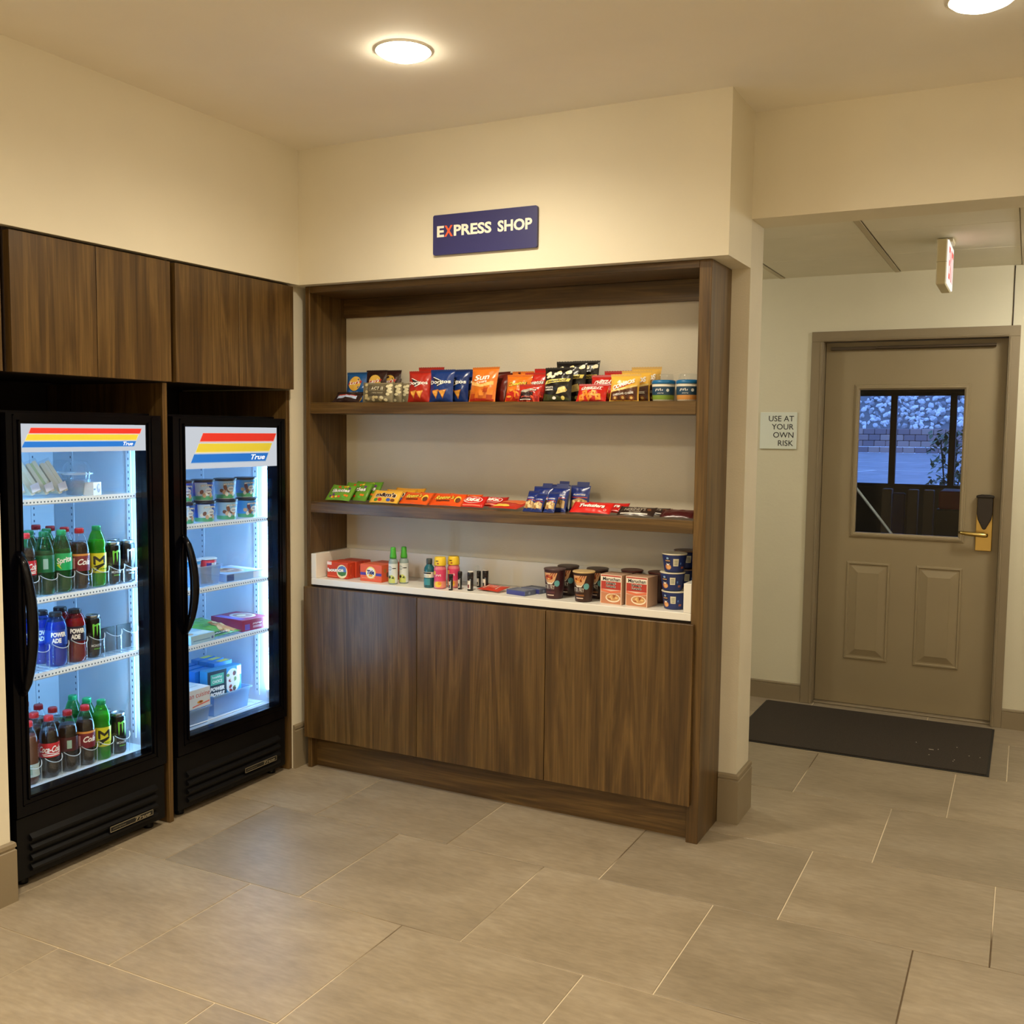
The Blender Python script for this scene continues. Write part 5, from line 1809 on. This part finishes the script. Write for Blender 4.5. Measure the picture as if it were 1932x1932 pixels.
def pr_bowls(p, w, h):
    p.rect(-w * .48, h * .03, w * .06, h * .97, (34, 56, 72), 0)
    p.rect(-w * .40, h * .50, -w * .02, h * .86, (90, 190, 160), 1)
    p.text('healthy', -w * .21, h * .75, h * .10, WHT, 2, w * .28, bold=.02)
    p.text('CHOICE', -w * .21, h * .61, h * .10, WHT, 2, w * .28, bold=.03)
    p.text('POWER', -w * .21, h * .36, h * .14, WHT, 1, w * .42, shear=.2, bold=.08)
    p.text('BOWLS', -w * .21, h * .18, h * .14, WHT, 1, w * .42, shear=.2, bold=.08)
    p.ell(w * .24, h * .5, w * .22, h * .42, (226, 222, 214), 0, 24)
    rr = random.Random(3)
    for j in range(16):
        p.ell(w * (.10 + .28 * rr.random()), h * (.16 + .66 * rr.random()), .010, .007, ((150, 50, 50), (230, 226, 206), (90, 70, 60), (110, 140, 70))[j % 4], 1 + j % 3, 8, 1, rot=j)
    p.rect(w * .36, h * .66, w * .49, h * .97, WHT, 3)


carton('frozen_meal_box', 'blue and dark teal frozen bowl box in the right bin', 'box', (-.205, -.268, zb + .060), .195, .130, .045, (60, 150, 206), pr_bowls, PI / 2 - .08, None, flap=False)
for i, (x, y) in enumerate(((-.265, -.330), (-.320, -.330), (-.375, -.330))):
    carton('frozen_meal_box', ('front', 'second', 'rearmost')[i] + ' bright blue frozen box standing in the right bin', 'box', (x, y + .01 * i, zb + .060 - .004), .10, .130, .040, (24, 120, 206), lambda p, w, h: [p.rect(-w * .2, h * .5, w * .2, h * .55, (170, 210, 240), 0), p.rect(-w * .2, h * .42, w * .2, h * .45, (170, 210, 240), 0), p.rect(-w * .3, h * .08, w * .2, h * .14, (210, 230, 250), 0)], PI / 2, 'blue frozen boxes in the right bin', flap=False)
for i, x in enumerate((-.27, -.325, -.38)):
    carton('frozen_meal_box', ('front', 'second', 'rearmost')[i] + ' yellow topped blue frozen box in the right bin', 'box', (x, -.205 + .006 * i, zb + .058), .11, .140, .04, (60, 130, 200), None, PI / 2, 'yellow topped boxes in the right bin',
           top=lambda p, w, h: p.rect(-w * .1, h * .1, w * .45, h * .9, (226, 220, 110), 0), flap=False)
t = thing('basket_rack', 'white wire rack lying on the floor of the right cooler', 'rack', (-.12, -.37, .3065))
MB().tube([(-.30, -.27, .003), (.0, -.27, .003), (.006, -.262, .003), (.006, .262, .003), (.0, .27, .003), (-.30, .27, .003)], .0028, 8).build('rack_frame', M_WIRE, t)
MB().tube([(-.012, -.26, .018), (-.004, .0, .018), (-.012, .26, .018)], .0028, 8).build('rack_rail', M_WIRE, t)

# ------------------------------------------------------------------ dark fitness room behind the door, window and the yard outside
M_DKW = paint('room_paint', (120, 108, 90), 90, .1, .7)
M_DKF = paint('rubber_floor', (40, 40, 44), 120, .2, .8)
struct(B(-.7, 5.0, 2.431, 7.0, -.06, 0).build('floor_fitness', M_DKF))
struct(B(-.7, 5.0, 2.431, 7.2, 2.6, 2.7).build('ceiling_fitness', M_DKW))
struct(B(-.8, -.7, 2.431, 7.2, -.06, 2.7).build('wall_fitness_left', M_DKW))
struct(B(5.0, 5.1, 2.431, 7.2, -.06, 2.7).build('wall_fitness_right', M_DKW))
WX0, WX1, WZ0, WZ1 = .6, 3.4, 1.035, 1.955
b = MB()
b.box(-.7, 5.0, 7.0, 7.2, -.3, WZ0).box(-.7, 5.0, 7.0, 7.2, WZ1, 2.7).box(-.7, WX0, 7.0, 7.2, WZ0, WZ1).box(WX1, 5.0, 7.0, 7.2, WZ0, WZ1)
struct(b.build('wall_fitness_far', M_DKW))
win = struct(MB().box(WX0, WX1, 7.0, 7.06, WZ0 - .001, WZ0 + .03).box(WX0, WX1, 7.0, 7.06, WZ1 - .03, WZ1 + .001).box(WX0, WX0 + .03, 7.0, 7.06, WZ0, WZ1).box(WX1 - .03, WX1, 7.0, 7.06, WZ0, WZ1).build('window_1', P((20, 22, 26), .5)))
for x in (1.15, 1.681, 2.218, 2.80):
    B(x - .03, x + .03, 6.995, 7.055, WZ0 + .03, WZ1 - .03).build('mullion', P((20, 22, 26), .5), win)
for a, c_ in ((WX0 + .03, 1.12), (1.18, 1.651), (1.711, 2.188), (2.248, 2.77), (2.83, WX1 - .03)):
    B(a, c_, 7.03, 7.036, WZ0 + .03, WZ1 - .03).build('window_pane', M_GLASS, win)
t = thing('treadmill', 'slim pale diagonal handrail of an exercise machine behind the door glass', 'treadmill', (2.3, 3.1, 0))
B(-.75, .55, -.30, .30, .02, .16).build('deck', M_BLACKM, t, bevel=.02)
for s_ in (-.28,):
    MB().tube([(-.44, s_, 1.36), (-.36, s_, 1.24), (-.09, s_, .90), (.25, s_, .45), (.30, s_, .16)], .0085, 8).build('handrail', P((236, 236, 236), .3), t)
    MB().tube([(-.45, s_, .15), (-.44, s_, 1.36)], .022, 8).build('upright', M_BLACKM, t)
t = thing('weight_machine', 'dark blue padded exercise machine with taupe posts behind the door glass', 'exercise machine', (2.07, 4.6, 0))
B(-.20, .20, -.25, .25, .001, .06).build('base_frame', M_BLACKM, t, bevel=.01)
for x in (-.14, .045, .155):
    B(x - .035, x + .035, -.05, .05, .061, 1.135).build('post', P((160, 138, 110), .5), t, bevel=.005)
B(-.095, -.002, -.10, -.05, .55, 1.11).build('back_pad', P((34, 42, 130), .5), t, bevel=.01)
B(-.11, .01, -.36, -.05, .44, .50).build('seat_pad', P((34, 42, 130), .5), t, bevel=.01)
t = thing('equipment_chest', 'black equipment chest with dark red lid behind the door glass', 'chest', (2.52, 4.4, 0))
B(-.22, .22, -.2, .2, .001, 1.02).build('chest_body', P((22, 20, 20), .5), t, bevel=.01)
B(-.20, .21, -.19, .19, 1.021, 1.15).build('chest_lid', P((190, 40, 32), .5), t, bevel=.01)
# yard
M_ASPH = paint('asphalt', (140, 140, 142), 40, .3, .9, .15)


def gz(y):
    return .22 + .03 * (y - 7.2)


b = MB().add([(-30, 7.2, gz(7.2)), (34, 7.2, gz(7.2)), (34, 31.6, gz(31.6)), (-30, 31.6, gz(31.6)), (-30, 7.2, -1), (34, 7.2, -1), (34, 31.6, -1), (-30, 31.6, -1)], [(0, 1, 2, 3), (4, 5, 1, 0), (5, 6, 2, 1), (6, 7, 3, 2), (7, 4, 0, 3)])
g = struct(b.build('ground', M_ASPH))
M_LINE = P((190, 190, 186), .8)
for q in ((-8, 22.6, 4.2, 22.4), (-8, 25.8, 4.2, 26.2), (-1.6, 20, -.4, 22.5), (.9, 17.0, 2.4, 22.0)):
    v_ = Vector((q[3] - q[1], q[0] - q[2], 0)).normalized() * .06
    MB().add([(q[0] - v_.x, q[1] - v_.y, gz(q[1] - v_.y) + .004), (q[2] - v_.x, q[3] - v_.y, gz(q[3] - v_.y) + .004), (q[2] + v_.x, q[3] + v_.y, gz(q[3] + v_.y) + .004), (q[0] + v_.x, q[1] + v_.y, gz(q[1] + v_.y) + .004)], [(0, 1, 2, 3)]).build('parking_line', M_LINE, g)
rr = random.Random(12)
rw = thing('retaining_wall', 'low stone block retaining wall across the car park outside', 'wall', (-.6, 31.6, .95))
M_BLK = [P(c, .9, name='block') for c in ((150, 126, 118), (130, 112, 110), (164, 140, 128))]
bms = [B(-.175, .175, 0, .3, 0, .19).mesh('stone_block', m, .018) for m in M_BLK]
for r_ in range(4):
    for i in range(-7, 8):
        x = i * .36 + (.18 if r_ % 2 else 0)
        o = bpy.data.objects.new('stone_block', rr.choice(bms))
        COL.objects.link(o)
        o.parent = rw
        o.location = (x, .02 * r_ + rr.uniform(-.015, .015), .005 + r_ * .2)
rs = thing('rock_bank', 'bank of loose pale boulders rising behind the retaining wall', 'rocks', (-.6, 31.9, 1.73))
MB().add([(-12, 0, -.4), (12, 0, -.4), (12, 0, 0), (-12, 0, 0), (12, 6, 3.9), (-12, 6, 3.9), (12, 6, -.4), (-12, 6, -.4)], [(0, 1, 2, 3), (3, 2, 4, 5), (1, 6, 4, 2), (0, 3, 5, 7)]).build('soil', P((104, 102, 100), .9), rs)
rms = []
for k in range(6):
    bm = bmesh.new()
    bmesh.ops.create_icosphere(bm, subdivisions=1, radius=1)
    for v in bm.verts:
        v.co *= 1 + .55 * noise.noise(v.co * 1.3 + Vector((k * 9, 0, 0)))
        v.co.z *= .7
    me = bpy.data.meshes.new('boulder')
    bm.to_mesh(me)
    bm.free()
    me.materials.append(P(((206, 204, 200), (170, 168, 166), (226, 222, 216), (140, 138, 138), (190, 186, 178), (214, 212, 210))[k], .85, name='boulder'))
    rms.append(me)
for i in range(298):
    d_ = rr.random() ** .9 * 2.1
    o = bpy.data.objects.new('boulder', rr.choice(rms))
    COL.objects.link(o)
    o.parent = rs
    o.location = (rr.uniform(-2.1, 1.75), d_, d_ * .65 + .03)
    s_ = rr.uniform(.06, .118)
    o.scale = (s_ * rr.uniform(.8, 1.4), s_, s_)
    o.rotation_euler = (rr.random() * 6, rr.random() * 6, rr.random() * 6)
t = thing('tree', 'dark tree trunk rising from the boulder bank outside', 'tree', (.62, 33.4, 2.6))
MB().tube([(0, 0, -.3), (.03, 0, .8), (-.02, 0, 2.2), (.05, 0, 4.0)], [.13, .11, .10, .07], 10).build('trunk', P((64, 54, 52), .9), t)
for k in range(4):
    a = k * 1.7
    MB().tube([(0, 0, 2.0 + .4 * k), (.6 * math.cos(a), .6 * math.sin(a), 2.7 + .4 * k), (1.1 * math.cos(a), 1.1 * math.sin(a), 3.6 + .4 * k)], [.05, .035, .015], 6).build('branch', P((64, 54, 52), .9), t)
t = thing('shrub', 'green leafy shrub just outside the window behind the door', 'shrub', (2.15, 8.1, gz(8.1)))
for k in range(5):
    a = k * 1.3
    MB().tube([(0, 0, 0), (.05 * math.cos(a), .05 * math.sin(a), .6), (.14 * math.cos(a), .14 * math.sin(a), 1.25)], [.012, .009, .004], 6).build('stem', P((60, 48, 36), .8), t)
b = MB()
for i in range(330):
    a, rad_, z = rr.random() * 6.28, rr.random() ** .6 * .24, rr.uniform(.72, 1.36)
    c_ = Vector((rad_ * math.cos(a), rad_ * math.sin(a), z))
    q = Vector((rr.uniform(-1, 1), rr.uniform(-1, 1), rr.uniform(-.9, .3))).normalized()
    s_ = q.cross(Vector((0, 0, 1)))  .normalized() * .024
    L = .10
    b.add([c_, c_ + q * L * .5 + s_, c_ + q * L, c_ + q * L * .5 - s_], [(0, 1, 2), (0, 2, 3)])
b.build('leaves', P((58, 92, 44), .5), t)['kind'] = 'stuff'
